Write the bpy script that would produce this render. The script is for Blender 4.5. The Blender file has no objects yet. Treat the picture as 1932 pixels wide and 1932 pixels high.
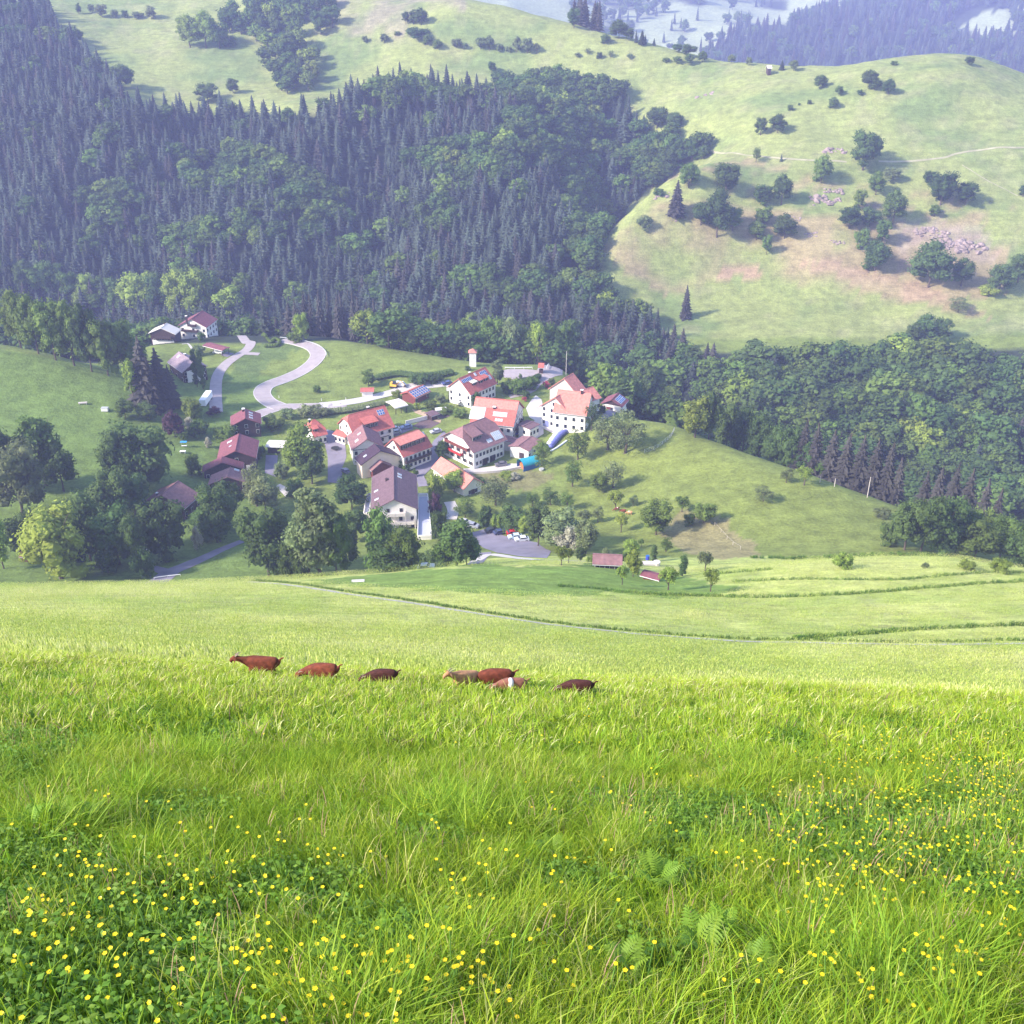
import bpy, math, random
import numpy as np
from mathutils import Vector, Matrix
rnd = random.Random(7)
rng = np.random.default_rng(7)
SC = bpy.context.scene
COL = SC.collection

# ------------------------------------------------------------------ camera, light, exposure
PITCH = math.radians(29.0)
F = 2070.0                      # focal length in picture units of 1932 per side
CAMZ = 0.0
cam_d = bpy.data.cameras.new('camera')
cam_d.sensor_fit = 'HORIZONTAL'; cam_d.sensor_width = 36.0
cam_d.lens = 36.0 * F / 1932.0
cam_d.clip_start = 0.1; cam_d.clip_end = 12000
cam = bpy.data.objects.new('camera', cam_d)
cam.rotation_euler = (math.pi / 2 - PITCH, 0, 0)
COL.objects.link(cam)
SC.camera = cam

SUN_EL = math.radians(34)
SUN_AZ = math.radians(-112)       # bearing of the sun measured from +Y towards +X
world = bpy.data.worlds.new('World'); SC.world = world
world.use_nodes = True
wn = world.node_tree.nodes; wl = world.node_tree.links
wn.clear()
sky = wn.new('ShaderNodeTexSky'); sky.sky_type = 'NISHITA'; sky.sun_disc = False
sky.sun_elevation = SUN_EL; sky.sun_rotation = SUN_AZ
sky.altitude = 800; sky.air_density = 1.2; sky.dust_density = 1.5
bg = wn.new('ShaderNodeBackground'); bg.inputs['Strength'].default_value = 0.15
wo = wn.new('ShaderNodeOutputWorld')
wl.new(sky.outputs[0], bg.inputs[0]); wl.new(bg.outputs[0], wo.inputs[0])
sd = bpy.data.lights.new('sun', 'SUN'); sd.energy = 3.7; sd.angle = math.radians(5.0)
sd.color = (1.0, 0.93, 0.80)
sun = bpy.data.objects.new('sun', sd)
sdir = Vector((math.sin(SUN_AZ) * math.cos(SUN_EL), math.cos(SUN_AZ) * math.cos(SUN_EL), math.sin(SUN_EL)))
sun.rotation_euler = sdir.to_track_quat('Z', 'Y').to_euler()
sun.location = (0, 0, 60)
COL.objects.link(sun)
SC.view_settings.view_transform = 'Standard'; SC.view_settings.look = 'None'
SC.view_settings.exposure = 1.42; SC.view_settings.gamma = 1.0
SC.view_settings.use_curve_mapping = False
SC.cycles.use_denoising = True
SC.cycles.max_bounces = 6; SC.cycles.diffuse_bounces = 3; SC.cycles.transmission_bounces = 3
SC.cycles.volume_bounces = 1; SC.cycles.transparent_max_bounces = 8
SC.render.use_persistent_data = False

# ------------------------------------------------------------------ picture unit <-> world rays
CP, SP = math.cos(PITCH), math.sin(PITCH)
def ray(px, py):
    a = (px - 966.0) / F; b = (966.0 - py) / F
    return a, CP + b * SP, -SP + b * CP
def atY(px, py, Y):
    a, dy, dz = ray(px, py); t = Y / dy
    return a * t, Y, dz * t
def project(x, y, z):
    d = y * CP - z * SP
    return 966.0 + F * x / d, 966.0 - F * (y * SP + z * CP) / d

# ------------------------------------------------------------------ terrain: profile curves from near to far
PL = lambda x, y: -2.05 - 0.672 * y - 0.05 * x
CURVES = [
 [(-200,1250,30),(0,1254,30),(500,1284,30),(950,1306,30),(1400,1328,30),(1932,1350,30),(2150,1360,30)],
 [(-200,1200,60),(0,1212,60),(500,1238,60),(950,1262,60),(1400,1288,60),(1932,1306,60),(2150,1310,60)],
 [(-200,1155,110),(0,1158,110),(500,1168,110),(950,1192,110),(1400,1216,110),(1932,1222,110),(2150,1225,110)],
 [(-200,1124,165),(0,1124,165),(500,1118,165),(950,1120,165),(1400,1140,165),(1932,1134,165),(2150,1130,165)],
 [(-200,1110,222),(0,1108,222),(290,1104,222),(500,1095,224),(750,1080,226),(900,1064,226),(1040,1058,226),(1130,1064,224),(1260,1078,222),(1400,1066,224),(1580,1052,226),(1700,1048,228),(1800,1050,228),(1932,1072,226),(2150,1085,224)],
 [(-200,1114,240),(0,1112,240),(290,1108,240),(500,1106,240),(750,1098,241),(900,1058,243),(1040,1052,243),(1130,1056,242),(1260,1062,240),(1400,1058,240),(1580,1056,240),(1700,1056,240),(1932,1086,240),(2150,1096,240)],
 [(-200,1056,268),(0,1060,268),(250,1062,268),(500,1050,270),(750,1050,270),(950,1034,272),(1130,1028,272),(1260,1024,268),(1400,1030,262),(1580,1042,252),(1700,1048,248),(1932,1084,248),(2150,1110,248)],
 [(-200,930,303),(0,945,303),(250,950,306),(500,935,320),(750,930,320),(950,925,320),(1130,915,320),(1260,905,315),(1400,930,298),(1580,975,280),(1700,1000,272),(1850,1046,262),(1932,1066,258),(2150,1105,255)],
 [(-200,765,352),(0,780,352),(250,800,358),(400,805,368),(500,808,370),(750,805,372),(950,800,372),(1130,786,372),(1260,800,362),(1400,853,335),(1580,915,308),(1700,955,296),(1850,1036,276),(1932,1056,270),(2150,1098,262)],
 [(-200,630,402),(0,648,400),(100,668,398),(250,712,392),(330,728,405),(500,724,412),(750,735,408),(950,738,405),(1130,752,402),(1260,822,400),(1400,905,372),(1580,968,350),(1700,1008,338),(1850,1060,325),(1932,1080,322),(2150,1110,320)],
 [(-200,650,450),(0,662,450),(200,690,448),(280,648,468),(380,632,482),(500,634,480),(620,634,470),(750,660,452),(880,682,446),(950,689,442),(1060,690,442),(1130,765,436),(1260,880,432),(1400,935,415),(1580,965,400),(1700,985,395),(1932,1000,390),(2150,1010,390)],
 [(-200,670,512),(0,680,512),(300,680,522),(500,690,524),(620,700,520),(880,735,510),(1060,770,505),(1130,790,500),(1260,800,490),(1400,775,482),(1700,800,474),(1932,830,470),(2150,840,470)],
 [(-200,610,580),(0,620,580),(500,638,580),(950,650,578),(1130,648,565),(1260,640,560),(1400,640,558),(1700,648,555),(1932,655,550),(2150,655,550)],
 [(-200,520,640),(0,525,640),(500,532,640),(950,532,640),(1060,530,630),(1130,505,612),(1260,545,608),(1400,542,608),(1700,540,606),(1932,548,602),(2150,550,602)],
 [(-200,420,695),(0,425,695),(500,432,695),(950,422,695),(1060,440,690),(1110,470,660),(1130,458,642),(1180,405,658),(1240,354,676),(1340,300,694),(1420,330,690),(1500,340,688),(1700,345,682),(1932,350,678),(2150,350,676)],
 [(-200,330,745),(0,332,745),(500,336,745),(950,325,745),(1060,380,735),(1130,480,705),(1180,438,718),(1240,392,728),(1320,312,738),(1420,258,738),(1500,250,736),(1700,240,734),(1932,242,732),(2150,245,730)],
 [(-200,240,798),(0,240,798),(500,240,798),(950,232,798),(1060,260,795),(1130,320,792),(1240,255,790),(1320,215,785),(1420,190,780),(1500,182,778),(1770,150,776),(1932,178,772),(2150,220,770)],
 [(-200,120,870),(0,130,870),(250,150,866),(500,160,862),(700,150,860),(950,145,860),(1130,165,850),(1240,160,840),(1330,150,832),(1420,148,820),(1500,146,812),(1600,138,806),(1770,114,805),(1850,126,804),(1932,156,802),(2150,230,800)],
 [(-200,20,970),(0,40,965),(250,60,960),(500,50,955),(700,20,950),(850,-10,945),(920,0,940),(1030,30,925),(1130,60,905),(1230,85,885),(1330,110,868),(1450,129,850),(1500,131,846),(1600,124,840),(1700,104,834),(1770,97,832),(1850,109,830),(1932,138,828),(2150,215,824)],
 [(-200,-60,1090),(0,-50,1090),(250,-40,1090),(500,-50,1090),(700,-60,1080),(850,-20,1060),(920,20,1050),(1030,60,1040),(1130,100,1030),(1330,160,1010),(1500,190,990),(1770,170,980),(1932,205,980),(2150,260,980)],
 [(-200,-130,1350),(500,-120,1350),(850,60,1350),(950,150,1330),(1130,200,1320),(1500,230,1300),(1932,240,1300),(2150,270,1300)],
 [(-200,-160,1750),(500,-150,1750),(850,60,1750),(1130,130,1750),(1500,158,1750),(1932,150,1750),(2150,170,1750)],
 [(-200,-185,2300),(500,-180,2300),(1130,20,2300),(1500,20,2300),(1932,0,2300),(2150,0,2300)],
 [(-200,-230,3200),(1130,-150,3200),(1500,-160,3200),(2150,-170,3200)],
 [(-200,-260,4300),(2150,-260,4300)],
]
NU, NS = 700, 900
UG = np.linspace(-1.0, 1.0, NU)
Y0 = 8.0
SG = np.linspace(math.log(Y0), math.log(4300.0), NS)
kn_s, kn_v = [], []
for Yp in (8.0, 14.0, 20.0):
    kn_s.append(np.full(NU, math.log(Yp))); kn_v.append(np.array([PL(u * Yp, Yp) / Yp for u in UG]))
for c in CURVES:
    pts = []
    for px, py, Y in c:
        x, y, z = atY(px, py, Y); pts.append((x / y, math.log(Y), z / y))
    pts = np.array(pts)
    kn_s.append(np.interp(UG, pts[:, 0], pts[:, 1])); kn_v.append(np.interp(UG, pts[:, 0], pts[:, 2]))
kn_s = np.array(kn_s); kn_v = np.array(kn_v)
def gsm(a, sig):
    r = int(3 * sig); k = np.exp(-0.5 * (np.arange(-r, r + 1) / sig) ** 2); k /= k.sum()
    p = np.pad(a, r, mode='edge'); return np.convolve(p, k, mode='valid')
for i in range(3, len(kn_s)):
    kn_s[i] = gsm(kn_s[i], 5); kn_v[i] = gsm(kn_v[i], 4)
def pchip(xk, yk, xq):
    h = np.diff(xk); d = np.diff(yk) / h; m = np.zeros_like(yk)
    w1 = 2 * h[1:] + h[:-1]; w2 = h[1:] + 2 * h[:-1]
    ok = (d[:-1] * d[1:]) > 0
    with np.errstate(all='ignore'):
        hm = (w1 + w2) / (w1 / d[:-1] + w2 / d[1:])
    m[1:-1] = np.where(ok, hm, 0); m[0] = d[0]; m[-1] = d[-1]
    i = np.clip(np.searchsorted(xk, xq) - 1, 0, len(xk) - 2)
    t = (xq - xk[i]) / h[i]; t2 = t * t; t3 = t2 * t
    return (2*t3-3*t2+1)*yk[i] + (t3-2*t2+t)*h[i]*m[i] + (-2*t3+3*t2)*yk[i+1] + (t3-t2)*h[i]*m[i+1]
VT = np.zeros((NU, NS))
for i in range(NU):
    VT[i] = pchip(kn_s[:, i], kn_v[:, i], SG)

def vnoise(x, y, seed=0):
    xi = np.floor(x).astype(np.int64); yi = np.floor(y).astype(np.int64)
    xf = x - xi; yf = y - yi
    xf = xf * xf * (3 - 2 * xf); yf = yf * yf * (3 - 2 * yf)
    def hsh(a, b):
        n = (a * 374761393 + b * 668265263 + seed * 1442695041) & 0x7fffffff
        n = ((n ^ (n >> 13)) * 1274126177) & 0x7fffffff
        n = n ^ (n >> 16)
        return (n & 0xffff) / 65535.0
    a = hsh(xi, yi); b = hsh(xi + 1, yi); c = hsh(xi, yi + 1); d = hsh(xi + 1, yi + 1)
    return (a * (1 - xf) + b * xf) * (1 - yf) + (c * (1 - xf) + d * xf) * yf
def fbm(x, y, seed=0, octv=4):
    s = 0; a = 0.5; t = 0
    for k in range(octv):
        s = s + a * vnoise(x, y, seed + k); t += a; x = x * 2.03; y = y * 2.03; a *= 0.5
    return s / t
def base_height(x, y):
    yy = np.maximum(y, Y0)
    u = np.clip(x / yy, -0.999, 0.999); s = np.log(yy)
    fu = (u + 1) / 2 * (NU - 1); fs = np.clip((s - SG[0]) / (SG[-1] - SG[0]) * (NS - 1), 0, NS - 1.001)
    i = fu.astype(int); j = fs.astype(int); a = fu - i; b = fs - j
    i1 = np.minimum(i + 1, NU - 1); j1 = np.minimum(j + 1, NS - 1)
    v = (VT[i, j]*(1-a) + VT[i1, j]*a)*(1-b) + (VT[i, j1]*(1-a) + VT[i1, j1]*a)*b
    z = v * yy
    zp = PL(x, y)
    w = np.clip((y - 8.0) / 5.0, 0, 1)
    z = zp * (1 - w) + z * w
    n = (fbm(x / 2.3, y / 2.3, 3) - 0.5) * 0.16 + (fbm(x / 9, y / 9, 5) - 0.5) * 0.3 * np.clip(y / 20, 0, 1)
    n = n + (fbm(x / 40, y / 40, 9) - 0.5) * np.clip((y - 40) / 250, 0, 1) * 2.0
    n = n + (fbm(x / 60, y / 60, 12) - 0.5) * np.clip((y - 470) / 120, 0, 1) * 9.0 * (1 - np.clip((y - 1700) / 500, 0, 1) * 0)
    n = n + (fbm(x / 260, y / 260, 14) - 0.5) * np.clip((y - 1200) / 500, 0, 1) * 70.0
    fold = (fbm(x / 130 + 3.1, y / 200, 17, 3) - .5) * 95 + (fbm(x / 45, y / 60, 19, 3) - .5) * 16
    n = n + fold * np.clip((y - 555) / 70, 0, 1) * np.clip((860 - y) / 80, 0, 1) * np.clip((0.07 - u) / .05, 0, 1)
    return z + n
NR, NC = 900, 520
row_t = np.linspace(0, 1, NR)
ROWY = np.concatenate([np.linspace(-10, 9.9, 120), np.exp(np.linspace(math.log(10), math.log(4300), NR - 120))])
COLW = np.linspace(-0.88, 0.88, NC)
def roww(y): return np.maximum(y, 0) + 14.0
GX = COLW[None, :] * roww(ROWY)[:, None]
GY = np.repeat(ROWY[:, None], NC, 1)
GZ = base_height(GX, GY)
def height(x, y):
    x = np.asarray(x, float); y = np.asarray(y, float)
    w = x / roww(y)
    fc = np.clip((w + 0.88) / 1.76 * (NC - 1), 0, NC - 1.001)
    j = np.clip(np.searchsorted(ROWY, y) - 1, 0, NR - 2)
    b = (y - ROWY[j]) / (ROWY[j + 1] - ROWY[j])
    i = fc.astype(int); a = fc - i
    return (GZ[j, i]*(1-a) + GZ[j, i+1]*a)*(1-b) + (GZ[j+1, i]*(1-a) + GZ[j+1, i+1]*a)*b
YS = np.exp(np.linspace(math.log(2.0), math.log(4000), 3000))
def hit(px, py, ymin=2.0):
    """first meeting of the sight line with the ground, beyond ymin"""
    a, dy, dz = ray(px, py)
    ys = YS[YS >= ymin]
    xs = a * ys / dy; zs = dz * ys / dy
    g = height(xs, ys) - zs
    k = np.argmax(g > 0)
    if g[k] <= 0: k = len(ys) - 1
    if k > 0:
        t = g[k - 1] / (g[k - 1] - g[k] + 1e-9); Y = ys[k - 1] + (ys[k] - ys[k - 1]) * min(max(t, 0), 1)
    else: Y = ys[0]
    x = a * Y / dy
    return Vector((x, Y, float(height(x, Y))))

# ------------------------------------------------------------------ helpers
def tag(o, label=None, cat=None, group=None, kind=None):
    if label: o['label'] = label
    if cat: o['category'] = cat
    if group: o['group'] = group
    if kind: o['kind'] = kind
    return o
def empty(name, loc, rz=0.0):
    o = bpy.data.objects.new(name, None); COL.objects.link(o)
    o.location = loc; o.rotation_euler = (0, 0, rz); o.empty_display_size = 0.5
    return o
def mesh_np(name, V, faces_flat, counts, mat=None, mats=None, mi=None, smooth=False):
    me = bpy.data.meshes.new(name)
    V = np.asarray(V, np.float32); me.vertices.add(len(V)); me.vertices.foreach_set('co', V.ravel())
    ff = np.asarray(faces_flat, np.int32); cn = np.asarray(counts, np.int32)
    me.loops.add(len(ff)); me.loops.foreach_set('vertex_index', ff)
    me.polygons.add(len(cn)); st = np.concatenate([[0], np.cumsum(cn)[:-1]]).astype(np.int32)
    me.polygons.foreach_set('loop_start', st); me.polygons.foreach_set('loop_total', cn)
    if mi is not None: me.polygons.foreach_set('material_index', np.asarray(mi, np.int32))
    me.polygons.foreach_set('use_smooth', np.full(len(cn), smooth))
    for m in (mats or ([mat] if mat else [])): me.materials.append(m)
    me.update(calc_edges=True)
    return me
class MB:
    """collects simple solids into one mesh"""
    def __init__(s): s.v = []; s.f = []; s.m = []
    def add(s, vs, fs, m=0):
        b = len(s.v); s.v += [tuple(v) for v in vs]; s.f += [tuple(b + i for i in f) for f in fs]; s.m += [m] * len(fs)
    def box(s, c, d, m=0, rz=0.0, M=None):
        vs = []
        for sx in (-.5, .5):
            for sy in (-.5, .5):
                for sz in (-.5, .5):
                    p = Vector((sx * d[0], sy * d[1], sz * d[2]))
                    if rz: p = Matrix.Rotation(rz, 3, 'Z') @ p
                    p = p + Vector(c)
                    if M: p = M @ p
                    vs.append(p)
        s.add(vs, [(0,1,3,2),(4,6,7,5),(0,4,5,1),(2,3,7,6),(0,2,6,4),(1,5,7,3)], m)
    def tube(s, p0, p1, r0, r1, n=7, m=0, cap=True):
        p0 = Vector(p0); p1 = Vector(p1); d = (p1 - p0)
        if d.length < 1e-6: return
        q = d.to_track_quat('Z', 'Y'); vs = []
        for p, r in ((p0, r0), (p1, r1)):
            for k in range(n):
                a = 2 * math.pi * k / n; vs.append(p + q @ Vector((r * math.cos(a), r * math.sin(a), 0)))
        fs = [(k, (k + 1) % n, n + (k + 1) % n, n + k) for k in range(n)]
        if cap: fs += [tuple(range(n))[::-1], tuple(range(n, 2 * n))]
        s.add(vs, fs, m)
    def prism(s, poly, d, m=0):
        """poly: list of 3-D points (planar), extruded by vector d"""
        n = len(poly); d = Vector(d)
        vs = [Vector(p) for p in poly] + [Vector(p) + d for p in poly]
        s.add(vs, [tuple(range(n))[::-1], tuple(range(n, 2 * n))] + [(k, (k + 1) % n, n + (k + 1) % n, n + k) for k in range(n)], m)
    def blob(s, c, r, m=0, seg=10, rings=7, j=0.0, rd=None):
        vs = []; rd = rd or rnd
        for i in range(rings + 1):
            th = math.pi * i / rings
            for k in range(seg):
                ph = 2 * math.pi * k / seg; q = 1 + (rd.uniform(-j, j) if j else 0)
                vs.append((c[0] + r[0]*math.sin(th)*math.cos(ph)*q, c[1] + r[1]*math.sin(th)*math.sin(ph)*q, c[2] + r[2]*math.cos(th)*q))
        fs = [(i*seg+k, (i+1)*seg+k, (i+1)*seg+(k+1) % seg, i*seg+(k+1) % seg) for i in range(rings) for k in range(seg)]
        s.add(vs, fs, m)
    def mesh(s, name, mats, smooth=False):
        me = bpy.data.meshes.new(name); me.from_pydata([tuple(v) for v in s.v], [], s.f)
        if not isinstance(mats, (list, tuple)): mats = [mats]
        for m in mats: me.materials.append(m)
        if any(s.m): me.polygons.foreach_set('material_index', s.m)
        if smooth: me.polygons.foreach_set('use_smooth', [True] * len(me.polygons))
        me.update(); return me
    def build(s, name, mats, parent=None, smooth=False, loc=None):
        o = bpy.data.objects.new(name, s.mesh(name, mats, smooth)); COL.objects.link(o)
        if parent: o.parent = parent
        if loc is not None: o.location = loc
        return o
def link(name, me, parent=None, loc=(0, 0, 0), rz=0.0, sc=1.0):
    o = bpy.data.objects.new(name, me); COL.objects.link(o); o.parent = parent
    o.location = loc; o.rotation_euler = (0, 0, rz); o.scale = (sc, sc, sc) if not hasattr(sc, '__len__') else sc
    return o

# ------------------------------------------------------------------ materials
MATS = {}
def mat(name, col, rough=0.85, var=0.0, vscale=3.0, bump=0.0, bscale=20.0, trans=0.0, obj_var=0.0, metallic=0.0, col2=None, coat=0.0, spec=0.3):
    if name in MATS: return MATS[name]
    m = bpy.data.materials.new(name); m.use_nodes = True; nt = m.node_tree; N = nt.nodes; L = nt.links
    N.clear(); out = N.new('ShaderNodeOutputMaterial')
    pb = N.new('ShaderNodeBsdfPrincipled'); pb.inputs['Roughness'].default_value = rough
    pb.inputs['Metallic'].default_value = metallic; pb.inputs['Specular IOR Level'].default_value = spec
    if coat: pb.inputs['Coat Weight'].default_value = coat
    rgb = N.new('ShaderNodeRGB'); rgb.outputs[0].default_value = (*col, 1); c = rgb.outputs[0]
    tc = N.new('ShaderNodeTexCoord')
    if var or col2:
        nz = N.new('ShaderNodeTexNoise'); nz.inputs['Scale'].default_value = vscale; nz.inputs['Detail'].default_value = 5
        L.new(tc.outputs['Object'], nz.inputs['Vector'])
        mx = N.new('ShaderNodeMix'); mx.data_type = 'RGBA'
        if col2:
            cr = N.new('ShaderNodeValToRGB'); cr.color_ramp.elements[0].position = 0.4; cr.color_ramp.elements[1].position = 0.62
            L.new(nz.outputs[0], cr.inputs[0]); L.new(cr.outputs[0], mx.inputs['Factor'])
            mx.inputs['A'].default_value = (*col, 1); mx.inputs['B'].default_value = (*col2, 1); c = mx.outputs['Result']
        if var:
            mr = N.new('ShaderNodeMapRange'); mr.inputs['From Min'].default_value = 0.3; mr.inputs['From Max'].default_value = 0.7
            mr.inputs['To Min'].default_value = 1 - var; mr.inputs['To Max'].default_value = 1 + var
            L.new(nz.outputs[0], mr.inputs['Value'])
            mm = N.new('ShaderNodeVectorMath'); mm.operation = 'SCALE'
            L.new(c, mm.inputs[0]); L.new(mr.outputs[0], mm.inputs['Scale']); c = mm.outputs[0]
    if obj_var:
        oi = N.new('ShaderNodeObjectInfo'); hs = N.new('ShaderNodeHueSaturation')
        mr = N.new('ShaderNodeMapRange'); mr.inputs['To Min'].default_value = 1 - obj_var; mr.inputs['To Max'].default_value = 1 + obj_var
        mh = N.new('ShaderNodeMapRange'); mh.inputs['To Min'].default_value = 0.5 - obj_var * 0.06; mh.inputs['To Max'].default_value = 0.5 + obj_var * 0.06
        wnz = N.new('ShaderNodeTexWhiteNoise'); wnz.noise_dimensions = '1D'
        L.new(oi.outputs['Random'], wnz.inputs['W'])
        L.new(oi.outputs['Random'], mr.inputs[0]); L.new(wnz.outputs['Value'], mh.inputs[0])
        L.new(mr.outputs[0], hs.inputs['Value']); L.new(mh.outputs[0], hs.inputs['Hue']); L.new(c, hs.inputs['Color']); c = hs.outputs[0]
    L.new(c, pb.inputs['Base Color'])
    if bump:
        nb = N.new('ShaderNodeTexNoise'); nb.inputs['Scale'].default_value = bscale; nb.inputs['Detail'].default_value = 6
        L.new(tc.outputs['Object'], nb.inputs['Vector'])
        bp = N.new('ShaderNodeBump'); bp.inputs['Strength'].default_value = bump; bp.inputs['Distance'].default_value = 0.05
        L.new(nb.outputs[0], bp.inputs['Height']); L.new(bp.outputs[0], pb.inputs['Normal'])
    sh = pb.outputs[0]
    if trans:
        tr = N.new('ShaderNodeBsdfTranslucent'); L.new(c, tr.inputs['Color'])
        ms = N.new('ShaderNodeMixShader'); ms.inputs[0].default_value = trans
        L.new(sh, ms.inputs[1]); L.new(tr.outputs[0], ms.inputs[2]); sh = ms.outputs[0]
    L.new(sh, out.inputs[0]); MATS[name] = m; return m

# ------------------------------------------------------------------ ground colour zones (own colour of the ground cover)
def inpoly(px, py, poly):
    r = np.zeros(px.shape, bool); n = len(poly); j = n - 1
    for i in range(n):
        xi, yi = poly[i]; xj, yj = poly[j]
        c = ((yi > py) != (yj > py)) & (px < (xj - xi) * (py - yi) / (yj - yi + 1e-9) + xi)
        r ^= c; j = i
    return r
C_NEAR = (0.10, 0.17, 0.02); C_HAY = (0.44, 0.46, 0.135); C_LUSH = (0.125, 0.185, 0.045); C_F = (0.235, 0.26, 0.085)
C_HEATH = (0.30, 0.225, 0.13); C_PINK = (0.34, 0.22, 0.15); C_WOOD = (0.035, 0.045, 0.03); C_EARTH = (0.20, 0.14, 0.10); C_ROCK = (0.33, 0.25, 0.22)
C_MID = (0.17, 0.208, 0.052)
PXG, PYG = project(GX, GY, GZ)
jx = (fbm(GX / 6, GY / 6, 21) - .5) * 46 * np.clip(300 / (GY + 60), 0.1, 1); jy = (fbm(GX / 6, GY / 6, 31) - .5) * 22
G = np.zeros((NR, NC, 3))
def paint(mask, c, amt=1.0, noise=None, th=0.0):
    m = mask.astype(float) * amt
    if noise is not None: m = m * np.clip((noise - th) * 6, 0, 1)
    G[:] = G * (1 - m[..., None]) + np.array(c) * m[..., None]
AL = np.ones((NR, NC), bool)
paint(AL, C_F)
paint(GY < 560, C_MID)
paint(GY < 250, C_HAY)
nb1 = fbm(GX / 22, GY / 14, 41); nb2 = fbm(GX / 8, GY / 5, 47)
paint((GY < 250) & (GY > 24), (0.26, 0.34, 0.08), 0.5, nb1, 0.5)
paint((GY < 250) & (GY > 24), (0.30, 0.29, 0.13), 0.5, nb2, 0.58)
wn_ = np.clip((30 - GY) / 6, 0, 1); G[:] = G * (1 - wn_[..., None]) + np.array(C_NEAR) * wn_[..., None]
PX, PY = PXG + jx, PYG + jy
def zone(poly, y0, y1): return inpoly(PX, PY, poly) & (GY > y0) & (GY < y1)
# smooth darker sward below the village road, left meadow, hill on the right
paint(zone([(560,1096),(900,1066),(1160,1066),(1420,1110),(1350,1126),(1000,1122),(700,1108)], 120, 260), (0.155, 0.24, 0.045), 0.9)
paint(zone([(-300,1110),(-300,620),(260,700),(520,700),(520,1110)], 235, 420), C_LUSH, 0.8)
paint(zone([(1040,800),(1290,790),(1720,960),(1720,1050),(1100,1050)], 235, 380), (0.175, 0.205, 0.048), 0.9)
paint(zone([(1285,955),(1370,985),(1440,1055),(1330,1050),(1235,1010)], 235, 380), C_HEATH, 0.6)
paint(zone([(460,650),(520,640),(575,640),(560,665),(500,690),(485,720),(440,700)], 400, 475), (0.09, 0.135, 0.045), 0.7)
paint(zone([(880,890),(1000,885),(1060,900),(1000,925),(900,925)], 235, 380), C_EARTH, 0.5)
paint(zone([(1640,1046),(1932,1060),(2200,1100),(2200,1200),(1900,1140),(1440,1100),(1440,1060)], 150, 262), C_HAY, 0.6)
# woodland floor
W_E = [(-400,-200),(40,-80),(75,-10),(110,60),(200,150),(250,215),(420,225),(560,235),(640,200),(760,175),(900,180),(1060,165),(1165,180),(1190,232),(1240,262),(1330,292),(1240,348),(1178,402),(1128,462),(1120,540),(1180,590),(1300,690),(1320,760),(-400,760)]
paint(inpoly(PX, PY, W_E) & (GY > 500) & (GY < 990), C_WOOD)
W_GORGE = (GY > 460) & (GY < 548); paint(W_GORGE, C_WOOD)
# heath, bare earth and rock on the far pasture
nf = fbm(GX / 45, GY / 30, 55, 5); nf2 = fbm(GX / 12, GY / 7, 57)
paint((GY > 560) & (GY < 1150) & ~inpoly(PX, PY, W_E), (0.135, 0.185, 0.06), 0.8, nf, 0.5)
paint((GY > 560) & (GY < 1150) & ~inpoly(PX, PY, W_E), (0.26, 0.25, 0.12), 0.5, nf2, 0.56)
nh = fbm(GX / 30, GY / 30, 61)
paint(zone([(1130,470),(1240,380),(1500,400),(1900,470),(1900,560),(1700,570),(1400,520),(1250,560)], 560, 760), C_HEATH, 0.8, nh, 0.33)
paint(zone([(1240,330),(1420,300),(1700,360),(1932,380),(1932,430),(1700,410),(1400,380)], 560, 760), C_PINK, 0.5, nf2, 0.5)
paint(zone([(1600,380),(1760,400),(1900,480),(1700,520),(1620,470)], 560, 760), (0.30,0.20,0.16), 0.6, nf2, 0.45)
paint(zone([(1350,500),(1430,500),(1440,525),(1360,525)], 560, 760), C_PINK, 0.8)
paint(zone([(1500,490),(1600,500),(1760,545),(1870,600),(1800,590),(1640,545),(1540,515)], 560, 760), C_PINK, 0.6)
paint(zone([(1690,410),(1860,430),(1880,500),(1700,470)], 560, 760), C_ROCK, 0.4, nh, 0.4)
paint(zone([(560,-60),(900,-60),(860,60),(600,70)], 850, 1100), (0.27, 0.22, 0.16), 0.7, nh, 0.4)
paint(GY > 1150, (0.30, 0.33, 0.18)); 
WG = [(1300,150),(1360,80),(1480,50),(1560,20),(1700,-10),(1830,-40),(2400,-100),(2400,260),(1300,260)]
gl = [(1800,60),(1860,20),(1990,0),(1990,60),(1860,70)]
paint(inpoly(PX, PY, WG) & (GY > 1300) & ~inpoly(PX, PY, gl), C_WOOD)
sp = fbm(GX / 90, GY / 90, 71)
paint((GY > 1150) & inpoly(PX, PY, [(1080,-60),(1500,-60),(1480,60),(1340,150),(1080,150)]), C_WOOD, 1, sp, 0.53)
G *= (0.86 + 0.28 * fbm(GX / 3, GY / 3, 81))[..., None]
terr_me_faces = []
idx = np.arange(NR * NC).reshape(NR, NC)
q = np.stack([idx[:-1, :-1], idx[:-1, 1:], idx[1:, 1:], idx[1:, :-1]], -1).reshape(-1, 4)
m_ground = bpy.data.materials.new('ground'); m_ground.use_nodes = True
nt = m_ground.node_tree; N = nt.nodes; L = nt.links; N.clear()
out = N.new('ShaderNodeOutputMaterial'); pb = N.new('ShaderNodeBsdfPrincipled'); pb.inputs['Roughness'].default_value = 0.95
pb.inputs['Specular IOR Level'].default_value = 0.1
at = N.new('ShaderNodeAttribute'); at.attribute_name = 'cover'
tc = N.new('ShaderNodeTexCoord')
def nnoise(scale, detail=6):
    n = N.new('ShaderNodeTexNoise'); n.inputs['Scale'].default_value = scale; n.inputs['Detail'].default_value = detail
    n.inputs['Roughness'].default_value = 0.65
    L.new(tc.outputs['Object'], n.inputs['Vector']); return n
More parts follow.
